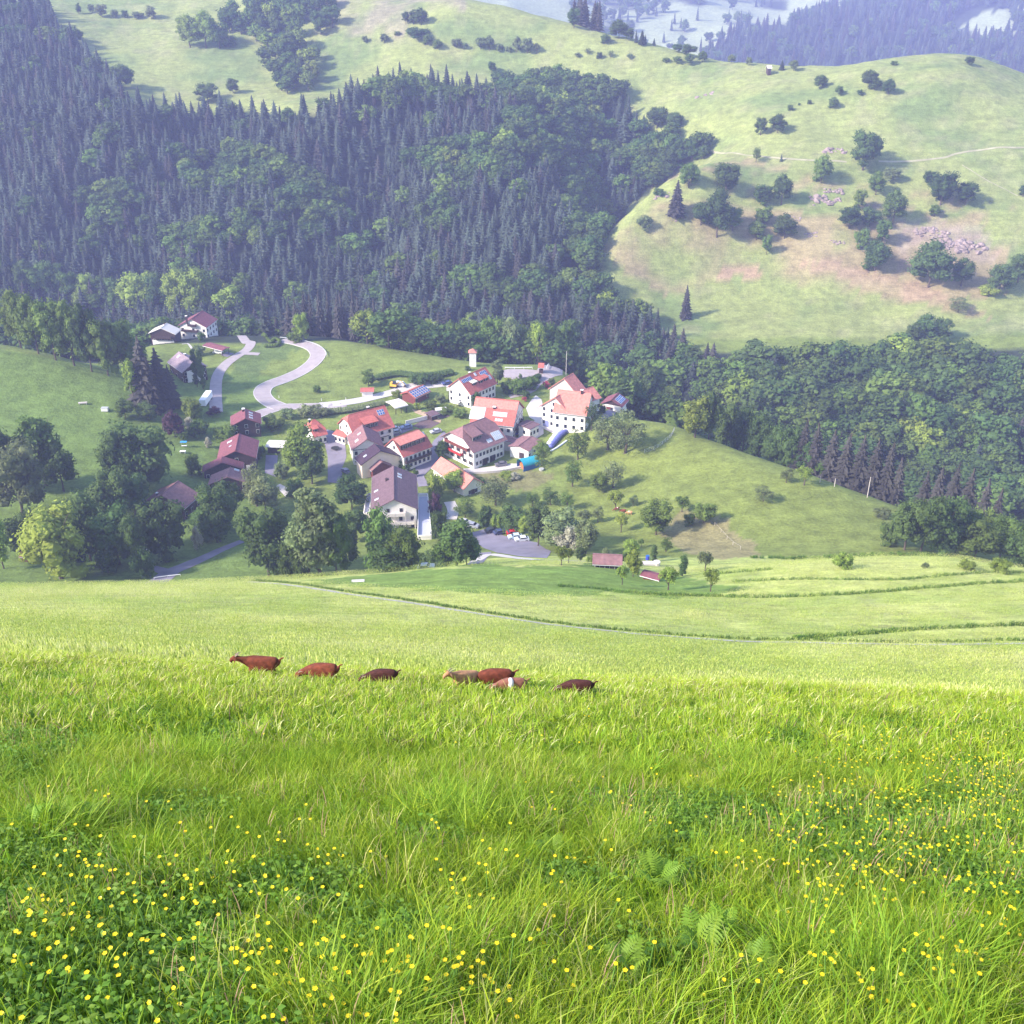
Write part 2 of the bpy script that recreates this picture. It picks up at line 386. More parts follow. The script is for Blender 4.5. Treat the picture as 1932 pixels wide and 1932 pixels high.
n1 = nnoise(1.1); n2 = nnoise(0.22); n3 = nnoise(6.0)
add = N.new('ShaderNodeMath'); add.operation = 'ADD'; L.new(n1.outputs[0], add.inputs[0]); L.new(n2.outputs[0], add.inputs[1])
mr = N.new('ShaderNodeMapRange'); mr.inputs['From Min'].default_value = 0.7; mr.inputs['From Max'].default_value = 1.3
mr.inputs['To Min'].default_value = 0.62; mr.inputs['To Max'].default_value = 1.38
L.new(add.outputs[0], mr.inputs['Value'])
# faint terracettes: cattle paths running along the slope
mp = N.new('ShaderNodeMapping'); mp.inputs['Scale'].default_value = (0.05, 0.22, 0.4); L.new(tc.outputs['Object'], mp.inputs[0])
n4 = N.new('ShaderNodeTexNoise'); n4.inputs['Scale'].default_value = 1.0; n4.inputs['Detail'].default_value = 5; n4.inputs['Distortion'].default_value = 1.2; L.new(mp.outputs[0], n4.inputs['Vector'])
mr4 = N.new('ShaderNodeMapRange'); mr4.inputs['From Min'].default_value = 0.35; mr4.inputs['From Max'].default_value = 0.65; mr4.inputs['To Min'].default_value = 0.90; mr4.inputs['To Max'].default_value = 1.10
L.new(n4.outputs[0], mr4.inputs['Value']); m4 = N.new('ShaderNodeMath'); m4.operation = 'MULTIPLY'; L.new(mr.outputs[0], m4.inputs[0]); L.new(mr4.outputs[0], m4.inputs[1]); mr = m4
vm = N.new('ShaderNodeVectorMath'); vm.operation = 'SCALE'; L.new(at.outputs['Color'], vm.inputs[0]); L.new(mr.outputs[0], vm.inputs['Scale'])
L.new(vm.outputs[0], pb.inputs['Base Color'])
bp = N.new('ShaderNodeBump'); bp.inputs['Strength'].default_value = 0.9; bp.inputs['Distance'].default_value = 0.35
L.new(add.outputs[0], bp.inputs['Height']); L.new(bp.outputs[0], pb.inputs['Normal']); L.new(pb.outputs[0], out.inputs[0])
tm = mesh_np('ground', np.stack([GX, GY, GZ], -1).reshape(-1, 3), q.ravel(), np.full(len(q), 4), m_ground, smooth=True)
ca = tm.color_attributes.new('cover', 'FLOAT_COLOR', 'POINT')
ca.data.foreach_set('color', np.concatenate([G.reshape(-1, 3), np.ones((NR * NC, 1))], 1).astype(np.float32).ravel())
terr = link('ground', tm); tag(terr, kind='structure')

# ------------------------------------------------------------------ trees
m_bark = mat('bark', (0.10, 0.075, 0.06), 0.95, var=0.3, vscale=6, bump=0.5)
m_barkl = mat('pale_bark', (0.28, 0.26, 0.23), 0.9, var=0.3, vscale=6, bump=0.5)
def leafm(name, c, ov=0.28, tr=0.33, vs=4.0): return mat(name, c, 0.75, var=0.35, vscale=vs, obj_var=ov, trans=tr, spec=0.2)
m_leaf = leafm('leaf_mid', (0.115, 0.175, 0.034))
m_leafd = leafm('leaf_dark', (0.075, 0.125, 0.032))
m_leafl = leafm('leaf_light', (0.21, 0.275, 0.045))
m_leafg = leafm('leaf_grey', (0.17, 0.21, 0.085))
m_needle = leafm('needle', (0.045, 0.062, 0.045), 0.42, 0.08)
m_needleb = leafm('needle_brown', (0.046, 0.042, 0.038), 0.3, 0.08)
m_blossom = leafm('blossom', (0.42, 0.40, 0.30), 0.1)
m_purple = leafm('leaf_purple', (0.075, 0.035, 0.055), 0.1)
m_red = leafm('bloom_red', (0.45, 0.06, 0.10), 0.1)
def leaf_quads(P, Nn, size, g, jit=0.7):
    """quads at points P facing roughly Nn"""
    n = len(P)
    d = Nn + g.normal(0, jit, (n, 3)); d /= np.linalg.norm(d, axis=1)[:, None] + 1e-9
    r = g.normal(0, 1, (n, 3)); t = np.cross(d, r); t /= np.linalg.norm(t, axis=1)[:, None] + 1e-9
    b = np.cross(d, t); s = (size * g.uniform(0.6, 1.35, n))[:, None]
    V = np.stack([P - t * s * .5, P - b * s * .38, P + t * s * .62 + d * s * 0.12, P + b * s * .38], 1).reshape(-1, 3)
    return V
def ico(g):
    t = (1 + 5 ** .5) / 2
    v = np.array([(-1,t,0),(1,t,0),(-1,-t,0),(1,-t,0),(0,-1,t),(0,1,t),(0,-1,-t),(0,1,-t),(t,0,-1),(t,0,1),(-t,0,-1),(-t,0,1)], float)
    v /= np.linalg.norm(v[0])
    f = [(0,11,5),(0,5,1),(0,1,7),(0,7,10),(0,10,11),(1,5,9),(5,11,4),(11,10,2),(10,7,6),(7,1,8),(3,9,4),(3,4,2),(3,2,6),(3,6,8),(3,8,9),(4,9,5),(2,4,11),(6,2,10),(8,6,7),(9,8,1)]
    return v, f
def crown_mesh(name, seed, m, zc=0.54, rx=0.33, rz=0.45, nl=46, ll=60, ls=0.045, lr=(0.09, 0.17), core=0.78, inner=0.25, shape='round'):
    g = np.random.default_rng(seed)
    V = []; ff = []; cn = []; b = 0
    iv, fi = ico(g)
    for k in range(nl):
        d = g.normal(0, 1, 3); d /= np.linalg.norm(d)
        if shape == 'round' and d[2] < 0:
            hh = math.hypot(d[0], d[1]) + 1e-6; q_ = max(hh, .72) / hh; d[0] *= q_; d[1] *= q_
        rr = g.uniform(0.55, 0.95) if g.random() > inner else g.uniform(0.1, 0.55)
        c = np.array([d[0] * rx * rr, d[1] * rx * rr, zc + d[2] * rz * rr])
        if shape == 'cone': sc = 1.0 - 0.75 * np.clip((c[2] - (zc - rz)) / (2 * rz), 0, 1); c[0] *= sc * 1.4; c[1] *= sc * 1.4
        r = g.uniform(*lr) * (1.0 if shape != 'cone' else 0.8)
        if core:
            vv = c + iv * r * core * g.uniform(0.75, 1.1, (12, 1)) * np.array([1, 1, .85])
            V.append(vv); ff += [b + i for f in fi for i in f]; cn += [3] * 20; b += 12
        n = g.normal(0, 1, (ll, 3)); n /= np.linalg.norm(n, axis=1)[:, None]; n[:, 2] = np.where(n[:, 2] < -.3, -n[:, 2], n[:, 2])
        P = c + n * r * g.uniform(0.75, 1.25, (ll, 1)) * np.array([1, 1, .85])
        Q = leaf_quads(P, n + np.array([0, 0, .35]), ls, g, .55)
        V.append(Q); ff += list(range(b, b + 4 * ll)); cn += [4] * ll; b += 4 * ll
    return mesh_np(name, np.concatenate(V), ff, cn, m)
def trunk_mesh(name, seed, m=None, h=0.55, r=0.022, nb=6, spread=0.22):
    rd = random.Random(seed); B = MB(); p = Vector((0, 0, -0.03)); rr = r
    B.tube((0, 0, -0.03), (0, 0, 0.03), r * 1.5, r, 7); p = Vector((0, 0, 0.03))
    for k in range(4):
        q = p + Vector((rd.uniform(-.012, .012), rd.uniform(-.012, .012), h / 4)); B.tube(p, q, rr, rr * .8, 7); p = q; rr *= .8
    for k in range(nb):
        a = 2 * math.pi * k / nb + rd.uniform(-.3, .3); z0 = h * rd.uniform(.35, .9); l = spread * rd.uniform(.6, 1.1)
        B.tube((0, 0, z0), (math.cos(a) * l * .6, math.sin(a) * l * .6, z0 + l * .7), r * .45, r * .25, 5)
        B.tube((math.cos(a) * l * .6, math.sin(a) * l * .6, z0 + l * .7), (math.cos(a) * l, math.sin(a) * l, z0 + l * 1.4), r * .25, r * .08, 4)
    return B.mesh(name, m or m_bark)
def spruce_mesh(name, seed, m, layers=15, n0=11, rad=0.17, droop=0.32, quad=2):
    g = np.random.default_rng(seed); V = []; ff = []; cn = []; b = 0
    for k in range(layers):
        t = k / (layers - 1); z = 0.07 + 0.88 * t; R = rad * (1 - t) ** 0.7 + 0.012
        n = max(5, int(n0 * (1 - 0.5 * t)))
        for j in range(n):
            a = 2 * math.pi * (j + g.uniform(-.3, .3) + 0.5 * (k % 2)) / n; l = R * g.uniform(.72, 1.2); w = R * .42 + .01
            dx, dy = math.cos(a), math.sin(a); px, py = -dy, dx; zz = z + g.uniform(-.015, .015)
            dr = droop * l * g.uniform(.7, 1.3)
            pts = [(0, 0, zz + .025), (dx*l*.55 + px*w*.6, dy*l*.55 + py*w*.6, zz - dr*.5 - w * .25), (dx*l*.6, dy*l*.6, zz - dr*.3 + .008), (dx*l*.55 - px*w*.6, dy*l*.55 - py*w*.6, zz - dr*.5 - w * .25), (dx*l, dy*l, zz - dr)]
            V.append(pts); ff += [b, b+1, b+2, b, b+2, b+3, b+1, b+4, b+2, b+2, b+4, b+3]; cn += [3] * 4; b += 5
    # dense inner cone
    nseg = 8; rings = 6; base = b
    for i in range(rings + 1):
        t = i / rings; z = .05 + .93 * t
        for j in range(nseg):
            a = 2 * math.pi * j / nseg; r = rad * .62 * (1 - t) ** .9 * g.uniform(.8, 1.15) + .003
            V.append([(math.cos(a)*r, math.sin(a)*r, z)]); b += 1
    for i in range(rings):
        for j in range(nseg):
            ff += [base+i*nseg+j, base+i*nseg+(j+1) % nseg, base+(i+1)*nseg+(j+1) % nseg, base+(i+1)*nseg+j]; cn.append(4)
    return mesh_np(name, np.concatenate([np.array(v, float) for v in V]), ff, cn, m)
def merged(name, ms):
    V = []; ff = []; cn = []; mi = []; b = 0; mats = []
    for k, me in enumerate(ms):
        n = len(me.vertices); co = np.empty(n * 3, np.float32); me.vertices.foreach_get('co', co); V.append(co.reshape(-1, 3))
        li = np.empty(len(me.loops), np.int32); me.loops.foreach_get('vertex_index', li); ff.append(li + b)
        lt = np.empty(len(me.polygons), np.int32); me.polygons.foreach_get('loop_total', lt); cn.append(lt); mi.append(np.full(len(lt), k)); b += n
        mats.append(me.materials[0])
    return mesh_np(name, np.concatenate(V), np.concatenate(ff), np.concatenate(cn), mats=mats, mi=np.concatenate(mi))
TR = {}
def protos(kind, crowns, trunks, wid): TR[kind] = dict(crowns=crowns, trunks=trunks, wid=wid)
T_std = [trunk_mesh('trunk', s) for s in (1, 2)]
T_bare = [trunk_mesh('trunk', s, h=.95, r=.014, nb=0) for s in (3,)]
T_fruit = [trunk_mesh('trunk', s, h=.5, r=.035, nb=8, spread=.32) for s in (4, 5)]
T_bush = [trunk_mesh('trunk', s, h=.4, r=.02, nb=6, spread=.3) for s in (6,)]
T_pale = [trunk_mesh('trunk', s, m_barkl, h=.9, r=.016, nb=7, spread=.2) for s in (7,)]
for nm, mm in (('', m_leaf), ('_dark', m_leafd), ('_light', m_leafl), ('_grey', m_leafg)):
    protos('round' + nm, [crown_mesh('crown', s, mm, nl=52, ll=70, ls=.042) for s in (11, 12, 13)], T_std, .74)
    protos('tall' + nm, [crown_mesh('crown', s, mm, zc=.53, rx=.21, rz=.47, nl=46, ll=62, ls=.040, lr=(.07, .12)) for s in (21, 22)], T_std, .50)
    protos('fruit' + nm, [crown_mesh('crown', s, mm, zc=.64, rx=.40, rz=.30, nl=26, ll=60, ls=.055, lr=(.09, .15), core=.45) for s in (31, 32)], T_fruit, .84)
    protos('loose' + nm, [crown_mesh('crown', s, mm, zc=.53, rx=.40, rz=.45, nl=54, ll=60, ls=.036, lr=(.07, .14), core=0.0) for s in (41, 42)], T_fruit, .86)
    protos('bush' + nm, [crown_mesh('crown', s, mm, zc=.42, rx=.55, rz=.45, nl=30, ll=60, ls=.07, lr=(.16, .26)) for s in (51, 52)], T_bush, 1.2)
protos('spruce', [spruce_mesh('crown', s, m_needle, 18, 13, .19) for s in (61, 62)], T_bare, .38)
protos('spruce_brown', [spruce_mesh('crown', s, m_needleb, 18, 13, .2) for s in (63, 64)], T_bare, .4)
protos('column', [crown_mesh('crown', 71, m_leafd, zc=.51, rx=.11, rz=.5, nl=60, ll=50, ls=.03, lr=(.07, .1))], T_bare, .28)
protos('ball', [crown_mesh('crown', 72, m_leafd, zc=.56, rx=.36, rz=.38, nl=50, ll=70, ls=.04, lr=(.10, .14), inner=.1)], T_std, .86)
protos('blossom', [crown_mesh('crown', 73, m_blossom, zc=.45, rx=.5, rz=.45, nl=30, ll=60, ls=.06, lr=(.12, .2))], T_bush, 1.1)
protos('purple_bush', [crown_mesh('crown', 74, m_purple, zc=.45, rx=.5, rz=.45, nl=30, ll=60, ls=.06, lr=(.12, .2))], T_bush, 1.1)
protos('red_bush', [crown_mesh('crown', 75, m_red, zc=.45, rx=.5, rz=.45, nl=26, ll=50, ls=.06, lr=(.12, .2))], T_bush, 1.1)
NAME = {'spruce': 'spruce_tree', 'spruce_brown': 'spruce_tree', 'column': 'cypress_tree', 'ball': 'clipped_tree', 'blossom': 'flowering_bush', 'purple_bush': 'purple_bush', 'red_bush': 'flowering_bush'}
def kname(k):
    if k in NAME: return NAME[k]
    return {'round': 'broadleaf_tree', 'tall': 'broadleaf_tree', 'fruit': 'fruit_tree', 'loose': 'fruit_tree', 'bush': 'bush'}[k.split('_')[0]]
PLACED = []   # (object, px, pytop, pybase, widthpx, kind, heightpx)
def tree(px, pt, pb, kind, w=None, ymin=2.0, Y=None, label=None):
    """px, top and base in picture units; w = crown width in picture units"""
    if Y is None: p = hit(px, pb, ymin)
    else:
        a, dy, dz = ray(px, pb); x = a * Y / dy; p = Vector((x, Y, float(height(x, Y))))
        for _ in range(3):
            _, qy = project(p.x, p.y, p.z); a, dy, dz = ray(px, qy); x = a * Y / dy; p = Vector((x, Y, float(height(x, Y))))
    top = atY(px, pt, p.y)[2]; h = max(top - p.z, 0.8)
    d = p.y * CP - p.z * SP; T = TR[kind]
    wr = (w if w else T['wid'] * h * F / d); wid = wr * d / F; sx = wid / T['wid']
    if not w: sx = h * rnd.uniform(.9, 1.1)
    rz = rnd.uniform(0, 6.28)
    r = empty(kname(kind), p, rz)
    link('trunk', T['trunks'][rnd.randrange(len(T['trunks']))], r, sc=(min(sx, h), min(sx, h), h))
    link('crown', T['crowns'][rnd.randrange(len(T['crowns']))], r, sc=(sx, sx, h))
    cat = {'spruce_tree': 'spruce', 'cypress_tree': 'cypress', 'bush': 'bush', 'flowering_bush': 'bush', 'purple_bush': 'bush'}.get(r.name.split('.')[0], 'tree')
    r['category'] = cat
    if label: r['label'] = label
    else: PLACED.append((r, px, pt, pb, wr, kind, pb - pt))
    return r
def zr(ox, oy, s):
    return lambda x, y: ((ox + x / s) / 1.98758, (oy + y / s) / 1.98758)
R1 = zr(0, 0, 1.486); R2 = zr(1200, 0, 1.486); R3 = zr(2400, 0, 1.3417); R4 = zr(0, 900, 1.38)
V4 = zr(500, 1500, 2.415); V5 = zr(1200, 1650, 2.415); V6 = zr(1600, 1650, 2.415); V7 = zr(2100, 1950, 2.76); V3 = zr(1600, 1300, 2.415)
R8 = zr(2400, 1100, 1.3417); V1 = zr(500, 1100, 2.415); V2 = zr(1200, 1300, 2.415)
def trees(R, s, lst, ymin=2.0):
    for t in lst:
        x, y0, y1, k = t[:4]; w = t[4] if len(t) > 4 else None
        px, pt = R(x, y0); _, pb = R(x, y1)
        tree(px, pt, pb, k, w / s / 1.98758 if w else None, ymin, t[5] if len(t) > 5 else None)
# pasture across the valley
trees(R3, 1.3417, [(905,378,445,'round_dark',72),(1150,338,445,'round_dark',85),(1180,385,452,'round_dark',70),(1247,398,475,'round_dark',66),(1105,448,478,'bush_dark',36),(1000,425,480,'round',45),
 (970,482,545,'round_dark',55),(757,524,556,'bush_dark',34),(606,588,680,'round_dark',66),(690,577,668,'round_dark',95),(1657,280,325,'round_dark',50),(1120,645,855,'round_dark',150),(1175,690,800,'round_dark',70),
 (910,765,920,'round',105),(583,735,815,'loose',50),(710,770,812,'spruce'),(1185,865,980,'round',90),(1265,835,910,'round_grey',85),(430,800,965,'round_dark',125),(245,822,945,'round',105),
 (180,900,1085,'spruce_brown',105),(95,945,985,'bush_dark',60),(710,880,1030,'round_dark',100),(615,918,1030,'round_dark',95),(385,955,1190,'round_dark',150),(305,1005,1130,'round_dark',90),(465,1040,1160,'round',100),
 (615,1030,1135,'round',90),(585,1100,1205,'round',90),(725,1080,1200,'round_dark',120),(635,1175,1280,'round',50),(1100,950,1060,'round',70),(1050,1030,1150,'round_dark',110),(1155,1040,1140,'round_dark',100),
 (1270,960,1125,'round',120),(1215,1100,1230,'round',80),(1180,1195,1360,'round_dark',140),(1110,1140,1240,'bush',80),(1510,840,1030,'round_dark',130),(1450,850,930,'round_dark',60),(1635,915,1030,'round_dark',115),(1480,1030,1090,'round',60),
 (1450,1220,1445,'round_dark',215),(1615,1300,1440,'round_dark',110),(1805,1330,1475,'round_dark',140),(1900,1265,1420,'round_dark',130),(1755,1430,1485,'bush_light',100),(228,1430,1600,'spruce_brown',70),
 (20,1080,1150,'bush_grey',80),(850,500,525,'bush_dark',25),(800,515,530,'bush_dark',14),(1600,1500,1570,'loose_grey',120),(1280,305,328,'bush',40),(1925,930,990,'round_dark',50)], 450)
trees(R3, 1.3417, [(85,535,645,'round_dark',110),(175,555,640,'round_dark',90),(35,720,850,'round_dark',110),(172,680,815,'round_dark',95),(260,695,810,'round_dark',85),(320,720,800,'round_dark',70),(130,800,900,'round_dark',90),(60,850,950,'round_dark',100)], 650)
trees(R3, 1.3417, [(10,150,225,'spruce',45),(70,190,228,'spruce',20),(150,215,240,'bush_dark',40),(185,215,262,'round_dark',50),(245,220,280,'round_dark',80),(130,288,312,'bush',40),(185,280,318,'bush',50),(245,272,325,'round',55),(313,258,312,'round',50),(460,275,318,'round_grey',42),(548,285,330,'round_grey',34),(713,298,352,'spruce',34),(772,303,357,'round_grey',55)], 700)
trees(R2, 1.486, [(478,58,135,'tall_dark',48),(520,48,135,'tall_dark',50),(565,45,140,'round_dark',80),(545,145,210,'bush_dark',130),(430,170,195,'bush_grey',40),(250,195,235,'bush_grey',40),(360,185,238,'round_grey',50),(600,180,250,'round_dark',60),(655,213,272,'round',60),(760,208,266,'round_grey',60),
 (805,235,270,'bush_grey',35),(895,195,275,'round_grey',60),(945,200,280,'round_grey',55),(1000,240,285,'bush_grey',50),(1050,252,288,'bush_grey',40),(1095,195,290,'tall_grey',55),(1155,205,297,'round_grey',65),(1208,235,300,'fruit_grey',40),(958,338,412,'tall_dark',52),(980,392,440,'bush_dark',60),(545,410,462,'round_dark',80),
 (1590,185,242,'round_dark',60),(1665,112,215,'round_dark',110),(1720,150,225,'round_dark',60),(1415,38,158,'round_dark',75),(1760,165,236,'spruce'),(1790,165,242,'spruce'),(1812,190,246,'spruce'),(1862,212,256,'spruce'),(1880,590,700,'round_dark',110),(1490,262,302,'loose_grey',40),(1555,285,325,'bush_dark',36),(1435,290,318,'bush_grey',36),(1725,295,325,'bush_grey',36),(1620,275,320,'loose_grey',34)], 600)
trees(R1, 1.486, [(1060,85,265,'round_light',130),(1150,65,268,'round_light',160),(1225,110,268,'round',110),(1010,85,150,'round_light',60),(430,160,240,'round_dark',80),(680,362,492,'round_dark',150),(1160,460,577,'round_dark',135),(1300,430,517,'tall_dark',75),(440,12,78,'tall_dark',34),(510,14,72,'round_grey',40),
 (570,20,98,'round_grey',70),(640,50,98,'bush_grey',50),(700,52,98,'bush_dark',42),(845,25,106,'tall_grey',66),(770,60,100,'bush_grey',70),(1275,190,260,'bush_dark',100)], 600)
# belt of trees left and behind the hamlet
trees(R4, 1.38, [(15,290,525,'round',150),(110,265,560,'round',150),(200,285,590,'round',150),(290,300,622,'round',160),(385,320,650,'round',160),(475,335,680,'round_dark',150),(560,370,700,'round',160),(650,400,705,'round',150),(720,480,690,'round',110)], 330)
trees(R4, 1.38, [(55,50,250,'spruce',95),(15,60,240,'round',80),(150,105,290,'round_dark',120),(215,95,295,'round',130),(290,90,300,'round_dark',120),(370,150,320,'round',120),(460,155,330,'round_light',110),(540,170,340,'round',100),(620,190,360,'round_dark',110),(440,255,370,'round_light',110),(520,250,380,'round',110),(600,290,395,'round',90),(690,350,440,'round',80)], 400)
trees(R4, 1.38, [(745,138,410,'round_light',210),(850,165,430,'round_dark',150),(940,155,430,'round_light',150),(1040,150,440,'round_light',180),(1120,190,430,'round_dark',120),(1205,222,480,'tall_light',165),(1290,375,480,'round_dark',90),(1345,372,485,'round',90),(780,400,470,'bush',110),(850,370,450,'round_dark',90),(1180,410,470,'bush_light',60)], 508)
trees(R4, 1.38, [(765,490,850,'spruce_brown',190),(845,550,860,'spruce_brown',180),(800,600,870,'spruce_brown',150),(895,640,860,'spruce_brown',110),(1022,560,760,'column',36),(1052,572,772,'column',36),(697,600,850,'tall_light',75),(1000,815,925,'bush_light',100),(1110,862,905,'purple_bush',80),
 (735,900,1300,'round_dark',330),(650,1000,1340,'round_dark',200),(650,820,920,'round',100),(765,830,930,'round_dark',110),(890,880,990,'purple_bush',90),
 (240,878,1270,'tall',210),(120,1035,1430,'round_grey',290),(20,890,1320,'round_dark',190),(330,1060,1300,'round_dark',170),(600,1190,1480,'round_dark',190),(700,1200,1420,'round_dark',170)], 240)
trees(R4, 1.38, [(20,1420,1700,'round_light',130),(318,1345,1752,'round_light',340),(470,1320,1660,'round_dark',220),(150,1380,1640,'round_dark',200),(620,1355,1680,'round_dark',240),(745,1600,1745,'bush_dark',120),(868,1315,1640,'round_dark',240),(700,1440,1700,'round_dark',150),(1035,1480,1600,'blossom',70),(1100,1400,1545,'bush_dark',150),(1140,1250,1560,'round_dark',190),(1060,1380,1500,'round_dark',140),(400,1560,1700,'bush_dark',130),(560,1600,1720,'bush_dark',120)], 226)
trees(V4, 2.415, [(1560,238,720,'round_light',370),(1620,420,760,'round_dark',260),(870,740,1130,'round_dark',300),(1120,560,960,'loose_grey',260),(1200,700,1020,'round_grey',280),(760,930,1290,'round_dark',300),(690,335,430,'blossom',80),(530,150,260,'blossom',120),(1290,150,260,'bush',170),(1240,120,230,'bush_grey',120),
 (380,110,330,'purple_bush',200),(600,180,330,'bush',200),(830,225,360,'bush',220),(560,30,150,'bush_light',150),(1140,400,520,'bush_dark',130),(1460,700,860,'bush_dark',180),(1350,560,700,'bush_grey',150),(560,480,680,'bush',150),(450,300,360,'bush',80)], 240)
trees(V4, 2.415, [(1230,930,1600,'round_dark',480),(1130,1080,1480,'round',240),(1700,740,1640,'tall_grey',430),(1600,1000,1640,'round_grey',380),(1850,1000,1640,'round',300),(1480,1250,1640,'bush_dark',280)], 226)
trees(V5, 2.415, [(560,560,1190,'round',300),(760,800,1220,'round',330),(640,900,1220,'round_dark',420),(1240,705,1190,'tall_dark',330),(1330,860,1190,'round_dark',260),(1150,900,1190,'round',230),(290,330,640,'round_dark',300),(330,640,900,'round_dark',240),(240,780,1150,'round_dark',240),(1090,620,900,'bush_dark',170),(1050,470,700,'purple_bush',150),(960,1000,1170,'bush_dark',220),
 (1110,10,160,'ball',150),(1060,310,540,'bush_light',200),(1215,262,470,'round_light',210),(1590,330,590,'loose_grey',330),(870,262,330,'bush_dark',50),(1450,330,440,'bush_dark',120),(770,200,270,'bush_dark',110),(1700,290,350,'bush_light',160),(1750,300,360,'blossom',120),(1500,590,700,'bush_dark',110)], 226)
trees(V6, 2.415, [(1040,0,235,'loose',200),(350,535,700,'loose',220),(520,630,790,'bush_dark',120),(640,660,800,'bush_light',110),(800,580,830,'round_dark',260),(890,690,870,'round_light',120),(780,700,810,'bush_light',90),(1010,590,960,'round_dark',240),(1200,610,980,'round_grey',360),(1250,650,960,'round_dark',260),(1120,440,590,'loose_dark',170),(1270,465,630,'loose',140),
 (1280,800,1010,'blossom',280),(1440,700,1030,'round_grey',230),(1390,975,1095,'ball',110),(1150,800,960,'bush_light',170),(1560,300,465,'round',170),(1690,180,430,'loose_grey',240),(1710,455,630,'fruit_light',150),(1760,650,835,'fruit_light',120),(1550,600,745,'loose_grey',110),(1870,500,600,'loose_grey',90),
 (1320,180,420,'loose',190),(1430,640,760,'fruit_grey',130),(1620,975,1170,'tall_grey',100),(1480,1050,1140,'bush_light',80),(520,640,780,'bush',100),(960,480,600,'loose',130)], 226)
trees(V6, 2.415, [(1220,955,1135,'fruit_light',120),(1285,970,1115,'fruit_light',110),(1770,1130,1312,'fruit_light',110),(1868,1000,1238,'round_light',165),(1845,905,1080,'round_light',150)], 150)
trees(V7, 2.76, [(1120,488,722,'fruit_light',200),(1558,488,740,'fruit_light',180),(1268,362,580,'column',85),(968,258,425,'column',62),(1500,318,530,'fruit_grey',170),(1095,180,330,'loose',150),(840,190,280,'fruit',70),(650,330,420,'bush_dark',120)], 150)
trees(V3, 2.415, [(1640,640,930,'loose_grey',330),(1800,590,960,'loose_grey',380),(1370,735,1020,'loose',220),(1490,490,760,'loose_dark',150),(640,105,345,'tall_grey',120),(450,410,545,'ball',110),(905,395,475,'bush_dark',70),(885,450,500,'red_bush',50),(1080,305,375,'red_bush',70),(1130,280,340,'bush_grey',70),(1440,300,350,'blossom',60),(820,290,430,'bush',190),(960,270,380,'bush',150),(740,270,360,'bush_light',70),(1590,520,600,'bush_dark',70),
 (850,240,290,'tall_grey',40),(720,300,420,'bush_dark',110)], 240)
trees(V2, 2.415, [(440,200,360,'tall',130),(690,385,470,'bush_light',90),(880,500,570,'bush_light',70),(1090,430,500,'bush_grey',110),(1340,170,215,'bush_dark',60),(1000,480,560,'bush',130),(1150,540,600,'bush',180),(1260,560,640,'bush',150),(900,240,330,'bush_dark',200),(1040,240,320,'bush_dark',160),(760,1010,1110,'bush_dark',110)], 240)
trees(V1, 2.415, [(1525,160,440,'round_light',150),(1480,330,440,'bush',130),(1430,350,430,'bush_dark',90),(1660,830,900,'bush',80),(620,350,430,'bush_dark',80),(600,470,560,'bush_grey',130),(1560,1010,1120,'bush_grey',170),(1690,1010,1110,'bush_grey',190),(1400,1040,1130,'bush_grey',150)], 300)
for k, px in enumerate(range(566, 742, 15)):
    tree(px + rnd.uniform(-4, 4), 552 + rnd.uniform(-8, 16), 665, 'spruce_brown', rnd.uniform(30, 38), 2.0, 492 + (k * 7) % 16)
for k, px in enumerate(range(748, 1062, 22)):
    tree(px + rnd.uniform(-6, 6), 602 + rnd.uniform(-10, 14), 695, ['round_light', 'round', 'round', 'tall_light', 'round_grey', 'round'][k % 6], rnd.uniform(42, 58), 2.0, 458 + (k * 5) % 12)
# right: ridge trees, dark spruces, clump by the field
trees(R8, 1.3417, [(140,475,655,'round_light',165),(275,500,725,'round_light',150),(20,345,600,'round',130),(345,500,735,'round_dark',110)], 330)
RIDGE = lambda px: float(np.interp(px, [1260, 1400, 1580, 1700, 1850], [362, 335, 308, 296, 276]))
for x, y0, y1, k, w in [(430,560,800,'round_dark',140),(510,580,822,'round_dark',140),(590,612,850,'round_dark',140),(670,632,880,'round_dark',150),(740,665,900,'round_dark',130),(820,750,910,'round_dark',110),(910,830,945,'round',90),
 (800,630,900,'spruce_brown',140),(860,645,930,'spruce_brown',140),(940,680,960,'spruce_brown',150),(1010,695,990,'spruce_brown',150),(1080,705,1010,'spruce_brown',150),(1150,722,1035,'spruce_brown',150),(1215,745,1050,'spruce_brown',140),(1270,820,1065,'spruce_brown',120),
 (1400,890,1090,'spruce_brown',130),(1460,862,1095,'spruce_brown',140),(1530,845,1105,'spruce_brown',150),(1600,870,1115,'spruce_brown',150),(1680,920,1125,'spruce_brown',140),(1745,970,1135,'spruce_brown',120)]:
    px, pt = R8(x, y0); _, pb = R8(x, y1); tree(px, pt, pb, k, w / 1.3417 / 1.98758, 2.0, RIDGE(px) + 16)
trees(R8, 1.3417, [(1330,1050,1290,'round_dark',180),(1410,1015,1305,'round_dark',190),(1500,1003,1312,'round_dark',220),(1590,1030,1300,'round_dark',170),(1720,1065,1290,'round',160),(1680,1150,1345,'round',230),(1800,1130,1352,'round',190),(1880,1200,1395,'round_dark',160),(1250,1130,1265,'bush_dark',110),(1930,1290,1400,'bush_dark',80),(1850,1150,1210,'bush',90),(1215,1080,1125,'bush_grey',90)], 240)
